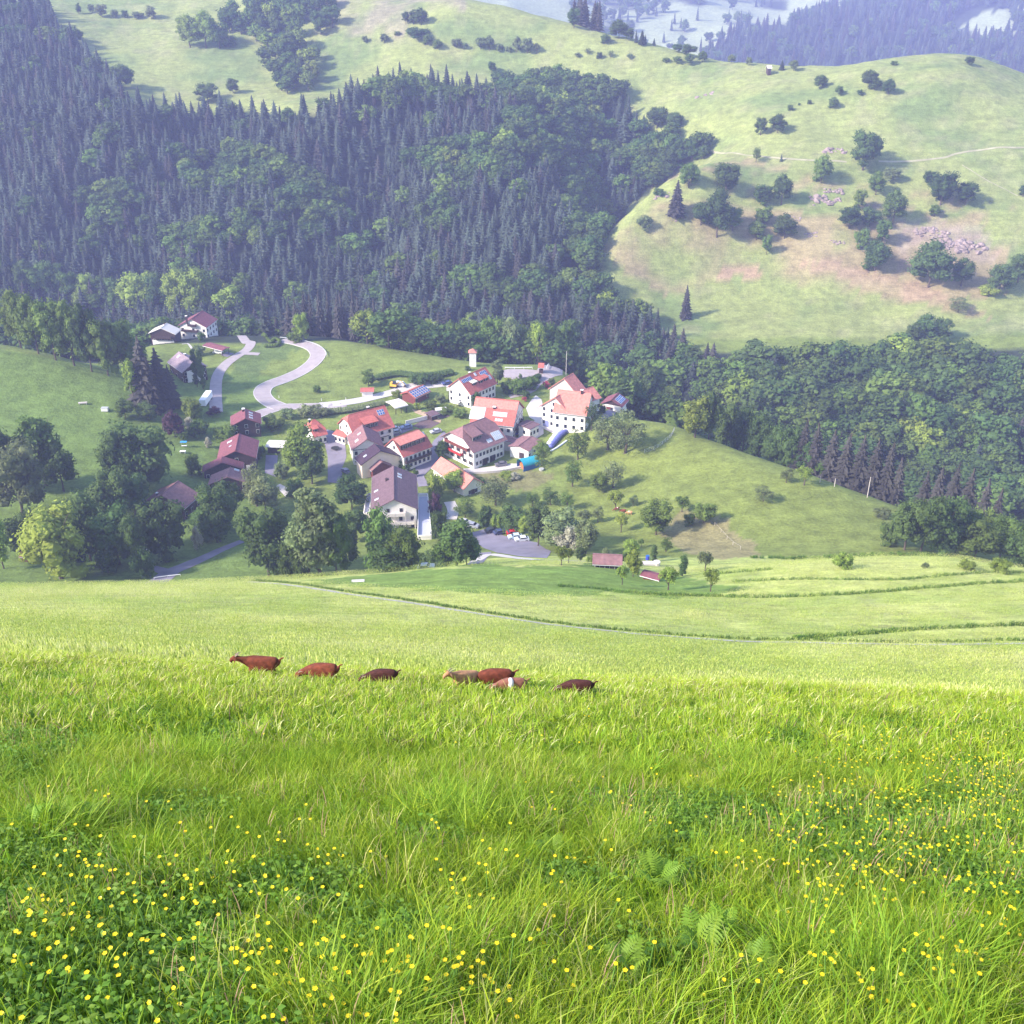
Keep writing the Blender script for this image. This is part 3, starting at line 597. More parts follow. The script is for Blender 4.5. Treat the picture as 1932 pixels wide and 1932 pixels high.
trees(R8, 1.3417, [(825,868,965,'fruit_light',95),(735,882,952,'loose_grey',70),(620,975,1045,'loose_grey',110),(210,1022,1100,'fruit',75),(320,1045,1155,'round',110),(245,1100,1165,'bush',60),(80,1045,1215,'round',160),(1015,1308,1387,'bush_light',105),(1430,1358,1396,'bush_grey',40),(1635,1345,1402,'bush_light',95),(1815,1340,1407,'bush_light',120)], 200)
trees(R8, 1.3417, [(1430,110,240,'round_dark',130),(1510,125,240,'round_dark',110),(1370,140,260,'round_dark',100)], 500)

# ------------------------------------------------------------------ woods: sampled on the ground
def scatter(poly, y0, y1, step, seed, mask=None):
    g = np.random.default_rng(seed); P = []
    ys = np.arange(y0, y1, step); out = []
    for y in ys:
        n = int(y * 1.3 / step); xs = -y * .62 + np.arange(n) * step * 1.0
        out.append(np.stack([xs + g.uniform(-.42, .42, n) * step, y + g.uniform(-.42, .42, n) * step], 1))
    P = np.concatenate(out); z = height(P[:, 0], P[:, 1]); px, py = project(P[:, 0], P[:, 1], z)
    k = inpoly(px, py, poly)
    return P[k], z[k], px[k], py[k]
def ell(px, py, lst):
    r = np.zeros(px.shape, bool)
    for cx, cy, ax, ay in lst: r |= ((px - cx) / ax) ** 2 + ((py - cy) / ay) ** 2 < 1
    return r
far_b = {}
FAR = []   # x,y,z,scale,kind index,rot,width factor
ROUNDK = [crown_mesh('far_crown', s, m, nl=30, ll=26, ls=.075, lr=(.11, .18)) for s, m in ((101, m_leafd), (102, m_leaf), (103, m_leafd), (104, m_leafl))]
SPRK = [spruce_mesh('far_spruce', s, m, 12, 9, r) for s, m, r in ((111, m_needle, .17), (112, m_needle, .15), (113, m_needleb, .165), (114, m_needle, .19))]
T1 = trunk_mesh('t', 9, nb=3); T2 = trunk_mesh('t', 10, h=.9, r=.013, nb=0)
FARM = [merged('far_broadleaf_tree', [m, T1]) for m in ROUNDK] + [merged('far_spruce_tree', [m, T2]) for m in SPRK]
def wood(poly, y0, y1, step, seed, frac_b, ells, hs=(11, 22), hb=(12, 18), brown=0.08, hole=None, spr_ells=()):
    P, z, px, py = scatter(poly, y0, y1, step, seed)
    g = np.random.default_rng(seed + 1)
    nz = fbm(P[:, 0] / 35, P[:, 1] / 35, seed + 5)
    isb = (ell(px + (nz - .5) * 60, py + (nz - .5) * 50, ells) | (g.random(len(P)) < frac_b)) & ~(ell(px, py, spr_ells))
    keep = np.ones(len(P), bool)
    if hole is not None: keep = ~ell(px, py, hole)
    keep &= ~(isb & (g.random(len(P)) < 0.35))
    brz = fbm(P[:, 0] / 50, P[:, 1] / 50, seed + 9)
    for i in np.nonzero(keep)[0]:
        if isb[i]: k = int(g.choice([0, 1, 2, 3], p=[.46, .36, .14, .04])); h = g.uniform(*hb); w = h * g.uniform(1.0, 1.35)
        else: k = 6 if (g.random() < brown + (brz[i] > .6) * .3) else int(g.choice([4, 5, 7])); h = g.uniform(*hs); w = h * g.uniform(1.35, 1.85)
        FAR.append((P[i, 0], P[i, 1], z[i], h, k, g.uniform(0, 6.28), w))
wood(W_E, 535, 990, 6.2, 200, .07, [(1055,285,110,75),(1040,190,130,38),(450,350,115,42),(880,330,90,40),(790,205,90,22),(590,420,60,50),(210,410,60,40),(400,460,120,30),(700,500,60,28),(830,430,40,30),(1100,420,36,80),(1150,560,60,60),(1090,500,40,60),(360,560,120,36),(950,560,120,26),(1250,310,90,50)],
     hole=[(395,330,26,16),(340,358,50,9),(400,372,14,14)])
wood([(1100,560),(1180,600),(1310,700),(1420,722),(1600,705),(1760,680),(1850,705),(2300,715),(2300,1050),(1900,960),(1700,900),(1300,760),(1150,760),(1000,680)], 452, 560, 7.0, 300, .72, [(1650,800,260,120),(1800,700,200,80)], hb=(12, 23), brown=.6, spr_ells=[(1200,650,110,70),(1400,660,90,26),(1180,590,70,50)])
wood([(1130,560),(1500,800),(2300,830),(2300,1100),(1500,1010),(1130,820)], 398, 470, 8.0, 350, .85, [], hb=(14, 19), brown=.5)
wood([(690,560),(1130,560),(1130,830),(690,800)], 456, 545, 7.0, 355, .9, [], hb=(15, 21), brown=.5)
wood([(-200,560),(1060,560),(1060,800),(-200,800)], 502, 548, 7.0, 360, .6, [(850,700,300,100),(200,700,300,100)], hs=(20, 27), hb=(15, 20), brown=.5, spr_ells=[(640,690,100,60)])
wood([(920,-60),(1030,28),(1130,60),(1150,48),(1100,10),(1060,-20),(1040,-60)], 900, 1100, 5, 400, .03, [], hs=(18, 24), brown=.9)
wood([(490,15),(640,0),(640,60),(560,75),(600,110),(620,190),(560,205),(500,150),(500,100),(420,60),(450,10)], 840, 1000, 10, 420, .95, [], hb=(12, 18))
wood(WG + [], 1350, 3300, 19, 500, .2, [], hs=(26, 34), hb=(20, 26), hole=[(1850,45,60,28)])
P, z, px, py = scatter([(1080,-80),(1520,-80),(1340,180),(1080,180)], 1300, 2900, 24, 520)
nz = fbm(P[:, 0] / 90, P[:, 1] / 90, 71)
for i in range(len(P)):
    if nz[i] > .52 or rnd.random() < .05: FAR.append((P[i,0], P[i,1], z[i], rnd.uniform(18, 26), rnd.choice([0,1,4,5]), rnd.uniform(0, 6.28), 22))
FAR.sort(key=lambda t: t[1] ** 2 + t[0] ** 2)
GRP = {0: ('broadleaf_tree', 'deciduous tree in the dense wood behind the hamlet, one of many alike', 'tree', 'broadleaf trees of the far woods'),
       1: ('spruce_tree', 'dark spruce in the dense wood behind the hamlet, one of many alike', 'spruce', 'spruces of the far woods')}
cnt = [0, 0]; limit = [70, 240]; rest = []
for t in FAR:
    s = int(t[4] >= 4); u, v = project(t[0], t[1], t[2] + t[3] * .7)
    if cnt[s] < limit[s] and -10 < u < 1942 and v > 0:
        cnt[s] += 1; nm, lb, ct, gp = GRP[s]
        o = link(nm, FARM[t[4]], None, t[:3], t[5], (t[6], t[6], t[3])); tag(o, lb, ct, gp)
    else: rest.append(t)
def instancer(name, pts, meshes, label, cat=None):
    """one stuff object: points with geometry nodes putting a mesh on each.  pts: x,y,z,sz,kind,rot,sxy,tilt"""
    a = np.array([tuple(p) + (0,) * (8 - len(p)) for p in pts], np.float32)
    me = bpy.data.meshes.new(name); me.vertices.add(len(a)); me.vertices.foreach_set('co', a[:, :3].ravel())
    for nm, arr, ty in (('kind_index', a[:, 4].astype(np.int32), 'INT'),):
        at_ = me.attributes.new(nm, ty, 'POINT'); at_.data.foreach_set('value', arr)
    at_ = me.attributes.new('turn', 'FLOAT_VECTOR', 'POINT'); at_.data.foreach_set('vector', np.stack([a[:, 7], a[:, 7] * 0, a[:, 5]], 1).ravel())
    at_ = me.attributes.new('grow', 'FLOAT_VECTOR', 'POINT'); at_.data.foreach_set('vector', np.stack([a[:, 6], a[:, 6], a[:, 3]], 1).ravel())
    o = link(name, me)
    ng = bpy.data.node_groups.new(name, 'GeometryNodeTree')
    ng.interface.new_socket('Geometry', in_out='INPUT', socket_type='NodeSocketGeometry'); ng.interface.new_socket('Geometry', in_out='OUTPUT', socket_type='NodeSocketGeometry')
    n = ng.nodes; l = ng.links; gi = n.new('NodeGroupInput'); go = n.new('NodeGroupOutput')
    m2p = n.new('GeometryNodeMeshToPoints'); l.new(gi.outputs[0], m2p.inputs[0])
    ip = n.new('GeometryNodeInstanceOnPoints'); l.new(m2p.outputs[0], ip.inputs['Points'])
    c = bpy.data.collections.new(name + '_kinds')
    for k, mm in enumerate(meshes):
        po = bpy.data.objects.new('%s_kind_%02d' % (name, k), mm); c.objects.link(po)
    ci = n.new('GeometryNodeCollectionInfo'); ci.inputs['Collection'].default_value = c
    ci.inputs['Separate Children'].default_value = True; ci.inputs['Reset Children'].default_value = True
    l.new(ci.outputs[0], ip.inputs['Instance']); ip.inputs['Pick Instance'].default_value = True
    def attr(nm, ty):
        x = n.new('GeometryNodeInputNamedAttribute'); x.data_type = ty; x.inputs['Name'].default_value = nm; return x.outputs[0]
    l.new(attr('kind_index', 'INT'), ip.inputs['Instance Index'])
    e2r = n.new('FunctionNodeEulerToRotation'); l.new(attr('turn', 'FLOAT_VECTOR'), e2r.inputs[0]); l.new(e2r.outputs[0], ip.inputs['Rotation'])
    l.new(attr('grow', 'FLOAT_VECTOR'), ip.inputs['Scale'])
    l.new(ip.outputs[0], go.inputs[0])
    md = o.modifiers.new('scatter', 'NODES'); md.node_group = ng
    tag(o, label, cat, kind='stuff'); return o
instancer('forest', rest, FARM, 'dense mixed forest covering the slopes beyond the hamlet')
print('FAR', len(FAR), cnt, 'placed', len(PLACED))

# ------------------------------------------------------------------ buildings
Q1 = zr(1040, 1400, 4.83); Q2 = zr(1380, 1400, 4.83); Q3 = zr(1660, 1360, 4.83); Q4 = zr(1980, 1360, 4.6); Q5 = zr(500, 1150, 4.83)
m_white = mat('white_plaster', (0.76, 0.71, 0.68), 0.9, var=0.11, vscale=.5)
m_cream = mat('cream_plaster', (0.80, 0.62, 0.50), 0.9, var=0.06, vscale=.6)
m_wood = mat('dark_wood', (0.055, 0.032, 0.035), 0.85, var=0.3, vscale=2)
m_woodr = mat('red_wood', (0.16, 0.04, 0.035), 0.85, var=0.3, vscale=2)
m_woodp = mat('pale_boards', (0.55, 0.48, 0.45), 0.9, var=0.15, vscale=2)
def roofm(name, c, v=0.2):
    """clay tiles: fine ribs along the slope, colour mottled"""
    if name in MATS: return MATS[name]
    m = mat(name, c, 0.8, var=v, vscale=1.2, bump=0.0); nt = m.node_tree; N = nt.nodes; L = nt.links
    pb = [n for n in N if n.type == 'BSDF_PRINCIPLED'][0]; tc = [n for n in N if n.type == 'TEX_COORD'][0]
    wv = N.new('ShaderNodeTexWave'); wv.inputs['Scale'].default_value = 1.0; wv.bands_direction = 'X'; wv.inputs['Distortion'].default_value = 0.4
    wv2 = N.new('ShaderNodeTexWave'); wv2.inputs['Scale'].default_value = .9; wv2.bands_direction = 'Z'; wv2.inputs['Distortion'].default_value = 0.6
    L.new(tc.outputs['Object'], wv.inputs[0]); L.new(tc.outputs['Object'], wv2.inputs[0])
    ad = N.new('ShaderNodeMath'); L.new(wv.outputs[1], ad.inputs[0]); L.new(wv2.outputs[1], ad.inputs[1])
    bp = N.new('ShaderNodeBump'); bp.inputs['Strength'].default_value = 0.35; bp.inputs['Distance'].default_value = 0.06
    L.new(ad.outputs[0], bp.inputs['Height']); L.new(bp.outputs[0], pb.inputs['Normal']); return m
r_red = roofm('roof_red', (0.43, 0.12, 0.098)); r_pink = roofm('roof_orange', (0.54, 0.20, 0.16)); r_brown = roofm('roof_brown', (0.235, 0.12, 0.125))
r_maroon = roofm('roof_maroon', (0.20, 0.068, 0.085)); r_purple = roofm('roof_purple', (0.15, 0.088, 0.105)); r_dark = roofm('roof_dark', (0.055, 0.028, 0.05)); r_pale = roofm('roof_pale', (0.62, 0.56, 0.52), .06); r_grey = roofm('roof_greypurple', (0.27, 0.2, 0.235))
m_glass = mat('window_glass', (0.025, 0.028, 0.04), 0.15, spec=0.5)
m_frame = mat('window_frame', (0.72, 0.70, 0.68), 0.5)
m_solar = mat('solar_blue', (0.04, 0.10, 0.30), 0.18, spec=0.6); m_solarp = mat('solar_pale_reflection', (0.42, 0.46, 0.52), 0.25, spec=0.6); m_solard = mat('solar_dark', (0.05, 0.05, 0.07), 0.2, spec=0.5)  # pale glass has the light reflection put into its colour
m_metal = mat('pale_metal', (0.55, 0.55, 0.56), 0.45, metallic=0.3)
m_trim = mat('pale_trim', (0.70, 0.62, 0.60), 0.7)
def one(name, c, d, m):
    b = MB(); b.box(c, d); return b.mesh(name, m)
W_FR = one('window', (0, 0, 0), (1.15, .07, 1.45), m_frame); W_PN = one('pane', (0, -.045, 0), (1.0, .05, 1.3), m_glass)
W_SH = one('shutter', (0, -.03, 0), (.5, .06, 1.4), m_wood)
SK_F = one('skylight', (0, 0, .03), (1.0, 1.4, .12), m_frame); SK_P = one('pane', (0, 0, .10), (.84, 1.2, .05), m_solarp)
D_FR = one('door', (0, 0, 0), (1.2, .07, 2.2), m_woodr)
_sp = {}
def solar_mesh(m, pw, ph):
    k = (m.name, pw, ph)
    if k not in _sp:
        b = MB(); b.box((0, 0, 0), (pw - .06, ph - .06, .05), 1); b.box((0, 0, .03), (pw - .22, ph - .22, .03), 0); _sp[k] = b.mesh('solar_panel', [m, m_frame])
    return _sp[k]
class House:
    def __init__(s, R, A, B, w, eh, pitch, wm, rm, label, name='house', cat='house', hipA=(0, 0), hipB=(0, 0), oh=.6, gm=None, gz=None, sink=3.0, th=.22, open_=False, g=None, ext=0.0):
        H = eh + w * math.tan(math.radians(pitch)); a = R(*A); b = R(*B)
        zr_ = (-160 if g is None else g) + H
        for _ in range(25):
            ra, rb = ray(*a), ray(*b)
            pa = Vector(ra) * (zr_ / ra[2]); pb_ = Vector(rb) * (zr_ / rb[2]); c = (pa + pb_) / 2
            zr_ = zr_ * .4 + ((float(height(c.x, c.y)) if g is None else g) + H) * .6
        s.root = empty(name, (c.x, c.y, zr_ - H), math.atan2(pb_.y - pa.y, pb_.x - pa.x)); tag(s.root, label, cat)
        s.L = L = (pb_ - pa).length + ext; s.w = w; s.eh = eh; s.t = math.tan(math.radians(pitch)); s.p = math.radians(pitch); s.H = H; s.rm = rm; s.wm = wm
        hl = L / 2; s.wl = wl = hl - oh; s.ww = ww = w - oh * .85; t = s.t; zt = eh + (w - ww) * t - .06
        def zof(y): return H - abs(y) * t
        # walls
        fA, dA = hipA; fB, dB = hipB
        def section(x, f):
            cut = ww * f; zc = H - .06 - f * w * t
            if f > 0: yc = max(f * w - 0.0, 0); return [(x, -ww, zt), (x, -yc, H - .06 - yc * t), (x, yc, H - .06 - yc * t), (x, ww, zt)]
            return [(x, -ww, zt), (x, 0, H - .06), (x, ww, zt)]
        b = MB(); sa = section(-wl, fA); sb = section(wl, fB)
        b.add([(-wl, -ww, -sink)] + sa + [(-wl, ww, -sink)], [tuple(range(len(sa) + 2))[::-1]])
        b.add([(wl, -ww, -sink)] + sb + [(wl, ww, -sink)], [tuple(range(len(sb) + 2))])
        for sg in (-1, 1):
            q = [(-wl, sg * ww, -sink), (wl, sg * ww, -sink), (wl, sg * ww, zt), (-wl, sg * ww, zt)]
            b.add(q, [(0, 1, 2, 3) if sg < 0 else (3, 2, 1, 0)])
        if not open_: b.build('wall', wm, s.root)
        else:
            for x in (-wl, 0, wl):
                for y in (-ww, ww):
                    pbm = MB(); pbm.box((x, y, (zt - sink) / 2), (.18, .18, zt + sink)); pbm.build('post', m_wood, s.root)
        # cladding on gables
        if gm:
            z0 = gz if gz is not None else zt
            for sx, f in ((-1, fA), (1, fB)):
                x0 = sx * (wl + .02); yy = min(ww + .03, (H - z0) / t if t > 0 else ww); yy = ww + .03 if z0 < zt else yy
                top = [(x0, 0, H - .07)] if f == 0 else [(x0, f * w, H - .07 - f * w * t), (x0, -f * w, H - .07 - f * w * t)]
                poly = [(x0, -yy, z0), (x0, yy, z0)] + ([(x0, yy, zt)] if z0 < zt else []) + top + ([(x0, -yy, zt)] if z0 < zt else [])
                g_ = MB(); g_.prism(poly, (sx * .06, 0, 0)); g_.build('gable_cladding', gm, s.root)
        # roof slabs
        b = MB(); n = th
        for sg in (-1, 1):
            nv = Vector((0, sg * math.sin(s.p), math.cos(s.p))) * n
            P = [(-hl, sg * w, eh), (hl, sg * w, eh)]
            if fB: P += [(hl, sg * fB * w, H - fB * w * t), (hl - dB, 0, H)]
            else: P += [(hl, 0, H)]
            if fA: P += [(-hl + dA, 0, H), (-hl, sg * fA * w, H - fA * w * t)]
            else: P += [(-hl, 0, H)]
            P = [Vector(p) for p in P]
            if sg > 0: P = P[::-1]
            b.prism([p for p in P], nv)
        for f, d, sx in ((fA, dA, -1), (fB, dB, 1)):
            if f:
                P = [(sx * hl, -f * w, H - f * w * t), (sx * hl, f * w, H - f * w * t), (sx * (hl - d), 0, H)]
                b.prism(P if sx > 0 else P[::-1], (sx * .05, 0, n))
        s.roof = b.build('roof', rm, s.root)
        if L > 5:
            b = MB(); b.tube((-hl + dA + .05, 0, H + n + .02), (hl - dB - .05, 0, H + n + .02), .16, .16, 6); b.build('ridge_tiles', rm, s.root)
        b = MB()
        for sg in (-1, 1): b.tube((-hl, sg * (w + .06), eh - .02), (hl, sg * (w + .06), eh - .02), .09, .09, 6)
        b.build('gutter', m_metal, s.root)
        s.n = n
    def side(s, sd, u, z, me, name, sub=(), off=.03):
        """put mesh on wall side: A/B gable, N/P long side; u along the side in metres from its middle"""
        ang = {'N': 0, 'P': math.pi, 'A': -math.pi / 2, 'B': math.pi / 2}[sd]
        d = (s.ww if sd in 'NP' else s.wl) + off
        q = Matrix.Rotation(ang, 3, 'Z'); loc = q @ Vector((u, -d, z))
        o = link(name, me, s.root, loc, ang)
        for nm, m2, lo in sub: link(nm, m2, o, lo)
        return o
    def windows(s, sd, n, zs, span=None, sh=False, skip=()):
        ln = (s.wl if sd in 'NP' else s.ww) * 2 * .8 if span is None else span
        for iz, z in enumerate(zs):
            for i in range(n):
                if (i, iz) in skip: continue
                u = 0 if n == 1 else -ln / 2 + ln * i / (n - 1)
                if sd in 'AB' and z + .8 > s.eh and abs(u) > (s.H - z - 1.0) / max(s.t, .01) - .6: continue
                sub = [('pane', W_PN, (0, 0, 0))]
                if sh: sub += [('shutter', W_SH, (-.82, 0, 0)), ('shutter', W_SH, (.82, 0, 0))]
                s.side(sd, u, z, W_FR, 'window', sub)
        return s
    def door(s, sd, u, m=None, wd=1.2, h=2.2, name='door'):
        me = one(name, (0, 0, 0), (wd, .08, h), m or m_woodr); s.side(sd, u, h / 2, me, name, off=.05); return s
    def slopeM(s, sg, u, v, off=0.0):
        x = -s.L / 2 + u * s.L; y = sg * v * s.w; z = s.H - v * s.w * s.t
        nv = Vector((0, sg * math.sin(s.p), math.cos(s.p))); p = Vector((x, y, z)) + nv * (s.n + off)
        yd = Vector((0, sg * math.cos(s.p), -math.sin(s.p))); xd = yd.cross(nv)
        return Matrix(((xd.x, yd.x, nv.x, p.x), (xd.y, yd.y, nv.y, p.y), (xd.z, yd.z, nv.z, p.z), (0, 0, 0, 1)))
    def solar(s, sg, u, v, nx, ny, m, pw=1.0, ph=1.6, gap=0.0):
        M = s.slopeM(sg, u, v, .08); me = solar_mesh(m, pw, ph)
        for i in range(nx):
            for j in range(ny):
                o = link('solar_panel', me, s.root); o.matrix_local = M @ Matrix.Translation(((i - (nx - 1) / 2) * (pw + gap), (j - (ny - 1) / 2) * (ph + gap), 0))
        return s
    def skylight(s, sg, u, v, sc=1.0):
        o = link('skylight', SK_F, s.root); o.matrix_local = s.slopeM(sg, u, v) @ Matrix.Diagonal((sc, sc, 1, 1)); link('pane', SK_P, o); return s
    def chimney(s, u, sg=1, v=.06, wd=.8, h=1.3, cap=True):
        x = -s.L / 2 + u * s.L; y = sg * v * s.w; z = s.H - v * s.w * s.t
        b = MB(); b.box((x, y, z + h / 2 - .4), (wd, wd * .8, h + .8)); o = b.build('chimney', m_wood, s.root)
        if cap: b = MB(); b.box((x, y, z + h + .06), (wd + .3, wd * .8 + .3, .16)); b.build('cap', m_frame, o)
        return s
    def dormer(s, sg, u, wd, v0=.15, v1=.8, dp=10, wins=2, m=None, wm=None, rw=.35):
        x = -s.L / 2 + u * s.L; y0 = v0 * s.w; y1 = v1 * s.w; z0 = s.H - y0 * s.t + s.n; zt = z0 - (y1 - y0) * math.tan(math.radians(dp)); zb = s.H - y1 * s.t
        b = MB(); P = [(x - wd/2, sg * y0, z0 - .15), (x - wd/2, sg * y1, zt - .1), (x - wd/2, sg * y1, zb)]
        if sg > 0: P = P[::-1]
        b.prism(P, (wd, 0, 0)); o = b.build('dormer', wm or m_wood, s.root)
        b = MB(); yy = y1 + rw; z1 = z0 - (yy - y0) * math.tan(math.radians(dp))
        P = [(x - wd/2 - .3, sg * (y0 - .1), z0 + .02), (x + wd/2 + .3, sg * (y0 - .1), z0 + .02), (x + wd/2 + .3, sg * yy, z1), (x - wd/2 - .3, sg * yy, z1)]
        b.prism(P if sg < 0 else P[::-1], (0, 0, .16)); b.build('roof', m or s.rm, o)
        hh = zt - zb
        for i in range(wins):
            uu = x + (0 if wins == 1 else -wd * .36 + wd * .72 * i / (wins - 1))
            q = link('window', W_FR, o, (uu, sg * (y1 + .03), zb + hh * .5), 0 if sg < 0 else math.pi, (1, 1, min(1, hh * .55 / 1.45))); 
            pb_ = q.copy(); pb_.data = W_PN; pb_.name = 'pane'; COL.objects.link(pb_); pb_.location = (uu, sg * (y1 + .05), zb + hh * .5)
        return s
    def balcony(s, sd, z, wd, u=0, dep=1.2, m=None, rail=None):
        ang = {'N': 0, 'P': math.pi, 'A': -math.pi / 2, 'B': math.pi / 2}[sd]; d = (s.ww if sd in 'NP' else s.wl)
        q = Matrix.Rotation(ang, 4, 'Z')
        b = MB(); b.box((u, -d - dep / 2 - .02, z), (wd, dep, .18)); 
        for k in (-1, 1): b.box((u + k * (wd / 2 - .1), -d - dep + .08, z + .9), (.14, .14, 1.8))
        o = b.build('balcony', m or m_wood, s.root); o.matrix_local = q
        b = MB(); b.box((u, -d - dep + .04, z + .6), (wd, .08, .8)); 
        for k in (-1, 1): b.box((u + k * (wd / 2 - .04), -d - dep / 2, z + .6), (.08, dep - .1, .8))
        b.build('railing', rail or m_wood, o); return s
    def beams(s, sd, zs, m=None):
        ln = (s.wl if sd in 'NP' else s.ww) * 2
        for z in zs: s.side(sd, 0, z, one('beam', (0, 0, 0), (ln - .1, .06, .22), m or m_wood), 'beam', off=.02)
        return s
HZ = {}
def H_(k, *a, **kw): HZ[k] = House(*a, **kw); return HZ[k]
# the big brown-roofed house in front
H_('brown_front', V5, (670, 545), (668, 238), 7.1, 7.6, 27, m_white, r_purple, 'large house with a wide purple-brown gable roof in front of the hamlet').windows('A', 4, [1.6, 4.4], sh=False).windows('A', 2, [7.4], 4).windows('N', 5, [1.6, 4.4]).windows('P', 5, [1.6, 4.4])\
  .balcony('A', 6.1, 6.5, 0, 1.6, m_trim, m_trim).balcony('A', 3.1, 9.5, 1, 1.6, m_trim, m_trim).skylight(-1, .80, .24).skylight(-1, .72, .24).skylight(1, .5, .78).skylight(1, .25, .75).chimney(.66, 1, .32, 1.0, .9, False)
for dx in (-3.1, 0, 3.1, 6.0): HZ['brown_front'].side('A', dx, 3.0, one('timber_post', (0, 0, 0), (.2, .2, 8.5), m_trim), 'timber_post', off=1.55)
H_('dark_slope', V2, (550, 948), (488, 884), 7.4, 5.4, 27, m_cream, r_dark, 'cream walled barn with one dark plum roof slope, behind the large brown-roofed house', name='barn', cat='barn').skylight(1, .5, .6, .9).windows('A', 3, [1.6], 7)
H_('porch', V2, (562, 1050), (520, 1005), 3.9, 3.2, 33, m_woodr, r_brown, 'small maroon gabled porch house squeezed behind the large brown-roofed house', name='outbuilding', cat='outbuilding', gm=m_woodr, gz=1.0)
H_('half_timber', V2, (428, 842), (381, 712), 5.6, 5.6, 33, m_white, r_brown, 'half-timbered house with mauve-brown roof, beside the grey yard').windows('A', 4, [1.5, 4.3]).windows('P', 3, [1.5, 4.2]).beams('A', [2.9, 5.5]).skylight(1, .6, .3).skylight(1, .35, .55).skylight(1, .3, .55)
h = H_('red_dormer', V2, (222, 632), (590, 540), 7.0, 5.2, 39, m_white, r_red, 'white house with salmon red roof, one wide dormer and a blue solar panel', hipA=(.3, 1.6))
h.windows('N', 5, [1.5, 4.1]).windows('A', 3, [1.6, 4.4]).windows('A', 1, [7]).dormer(-1, .47, 5.2, .28, .78, 14, 3).solar(-1, .83, .22, 3, 2, m_solar, .9, 1.1).chimney(.60, 1, .1, .8, 1.6).balcony('N', 2.9, 9, 1, 1.0, m_wood, m_trim)
h = H_('red_big_dormer', V2, (655, 840), (925, 742), 5.6, 5.4, 42, m_white, r_red, 'white house with orange-red roof and full-width raised dormer, beside the paved square', hipB=(.35, 2.0))
h.dormer(-1, .45, 10.5, .04, .66, 17, 5, r_pink).windows('N', 6, [1.4, 4.1]).windows('A', 2, [1.6, 4.4], 4).windows('A', 1, [7.2]).balcony('N', 2.9, 11, 0, 1.0).skylight(-1, .93, .25)
h = H_('upper_red', Q3, (285, 300), (775, 88), 6.1, 5.6, 40, m_white, r_red, 'white house with bright red roof, two solar arrays and three small dormers, uppermost')
h.windows('N', 7, [1.5, 4.2]).windows('A', 3, [1.5, 4.2]).solar(-1, .2, .2, 7, 1, m_solar, .8, 1.6).solar(-1, .80, .25, 4, 2, m_solar, .9, 1.2).dormer(-1, .32, 2.4, .35, .62, 8, 1, r_pale).dormer(-1, .54, 2.0, .3, .66, 12, 1).dormer(-1, .73, 2.0, .3, .66, 12, 1).skylight(-1, .55, .12).skylight(-1, .9, .55, 1.3).chimney(.45, 1, .1, .6, 1.0)
h = H_('long_roof', Q3, (1390, 705), (600, 628), 8.6, 6.2, 36, m_white, r_red, 'long house with two-tone salmon roof and two pale solar arrays, upper part of the hamlet', sink=4)
h.windows('A', 4, [1.6, 4.4]).windows('A', 2, [7.4], 3).windows('P', 6, [1.6, 4.4]).beams('A', [3.0, 6.0]).balcony('A', 2.9, 9).solar(1, .87, .62, 5, 4, m_solarp, 1.1, 1.3).solar(1, .36, .58, 4, 1, m_solarp, 1.3, 1.9).chimney(.52, 1, .38, .9, .8).skylight(1, .42, .8, .8).skylight(1, .36, .8, .8).skylight(1, .30, .8, .8)
HZ['long_roof'].roof  # a thin slab in a lighter roof colour covers the upper slope
M_ = h.slopeM(1, .5, .2, .02); b = MB(); b.box((0, 0, 0), (h.L - .1, h.w * .42, .06)); o = b.build('upper_tiles', r_pink, h.root); o.matrix_local = M_
h = H_('inn', Q3, (240, 1205), (865, 970), 8.8, 6.4, 35, m_white, r_brown, 'largest building of the hamlet, hipped mauve-brown roof, red balconies and long shed dormer', cat='inn', hipA=(.42, 3.2), hipB=(.3, 2.2), oh=.9, sink=4)
h.windows('N', 8, [1.6, 4.5]).windows('A', 5, [1.6, 4.6], sh=True).balcony('A', 6.3, 12, 0, 1.3, m_woodr, m_woodr).balcony('A', 3.2, 7, -1, 1.3, m_woodr, mat('red_cloth', (.5, .03, .03), .8)).dormer(-1, .3, 4.2, .1, .62, 20, 3).solar(-1, .82, .72, 5, 2, m_solarp, .8, 1.7).skylight(-1, .60, .80).skylight(-1, .53, .80).door('N', -2, m_wood, 2.4, 2.4, 'garage_door').door('N', 1.5, m_wood, 2.4, 2.4, 'garage_door')
h = H_('guest_main', Q4, (560, 478), (1052, 533), 7.3, 7.2, 38, m_white, r_pink, 'big white house with salmon cross-gable roof, right edge of the hamlet', sink=4, ext=2)
h.windows('N', 4, [2.2, 5.2]).windows('B', 3, [2, 5]).chimney(.72, -1, .06, .8, 1.6)
h = H_('guest_wing', Q4, (465, 612), (650, 500), 6.6, 7.4, 37, m_white, r_pink, 'white front wing with pointed salmon gable and rows of small windows, facing the forecourt', name='house_wing', cat='house wing', sink=4)
h.windows('A', 4, [1.8, 4.6, 6.9]).windows('A', 2, [9.5], 1.6).windows('N', 2, [4.6], 4).door('A', -4, mat('blue_grey_door', (.2, .22, .42), .5), 2.4, 2.4, 'garage_door').door('A', 2, m_trim, 2.6, 2.4, 'garage_door').balcony('N', 6.2, 4, 1, 1.2)
h = H_('guest_back', Q4, (950, 482), (1108, 428), 4.6, 8.2, 32, m_white, r_pink, 'narrow salmon-roofed rear block behind the big white house', name='rear_wing', cat='house wing', ext=1)
h.windows('N', 3, [5.4, 2.6]).windows('B', 2, [5.4, 2.6], sh=True)
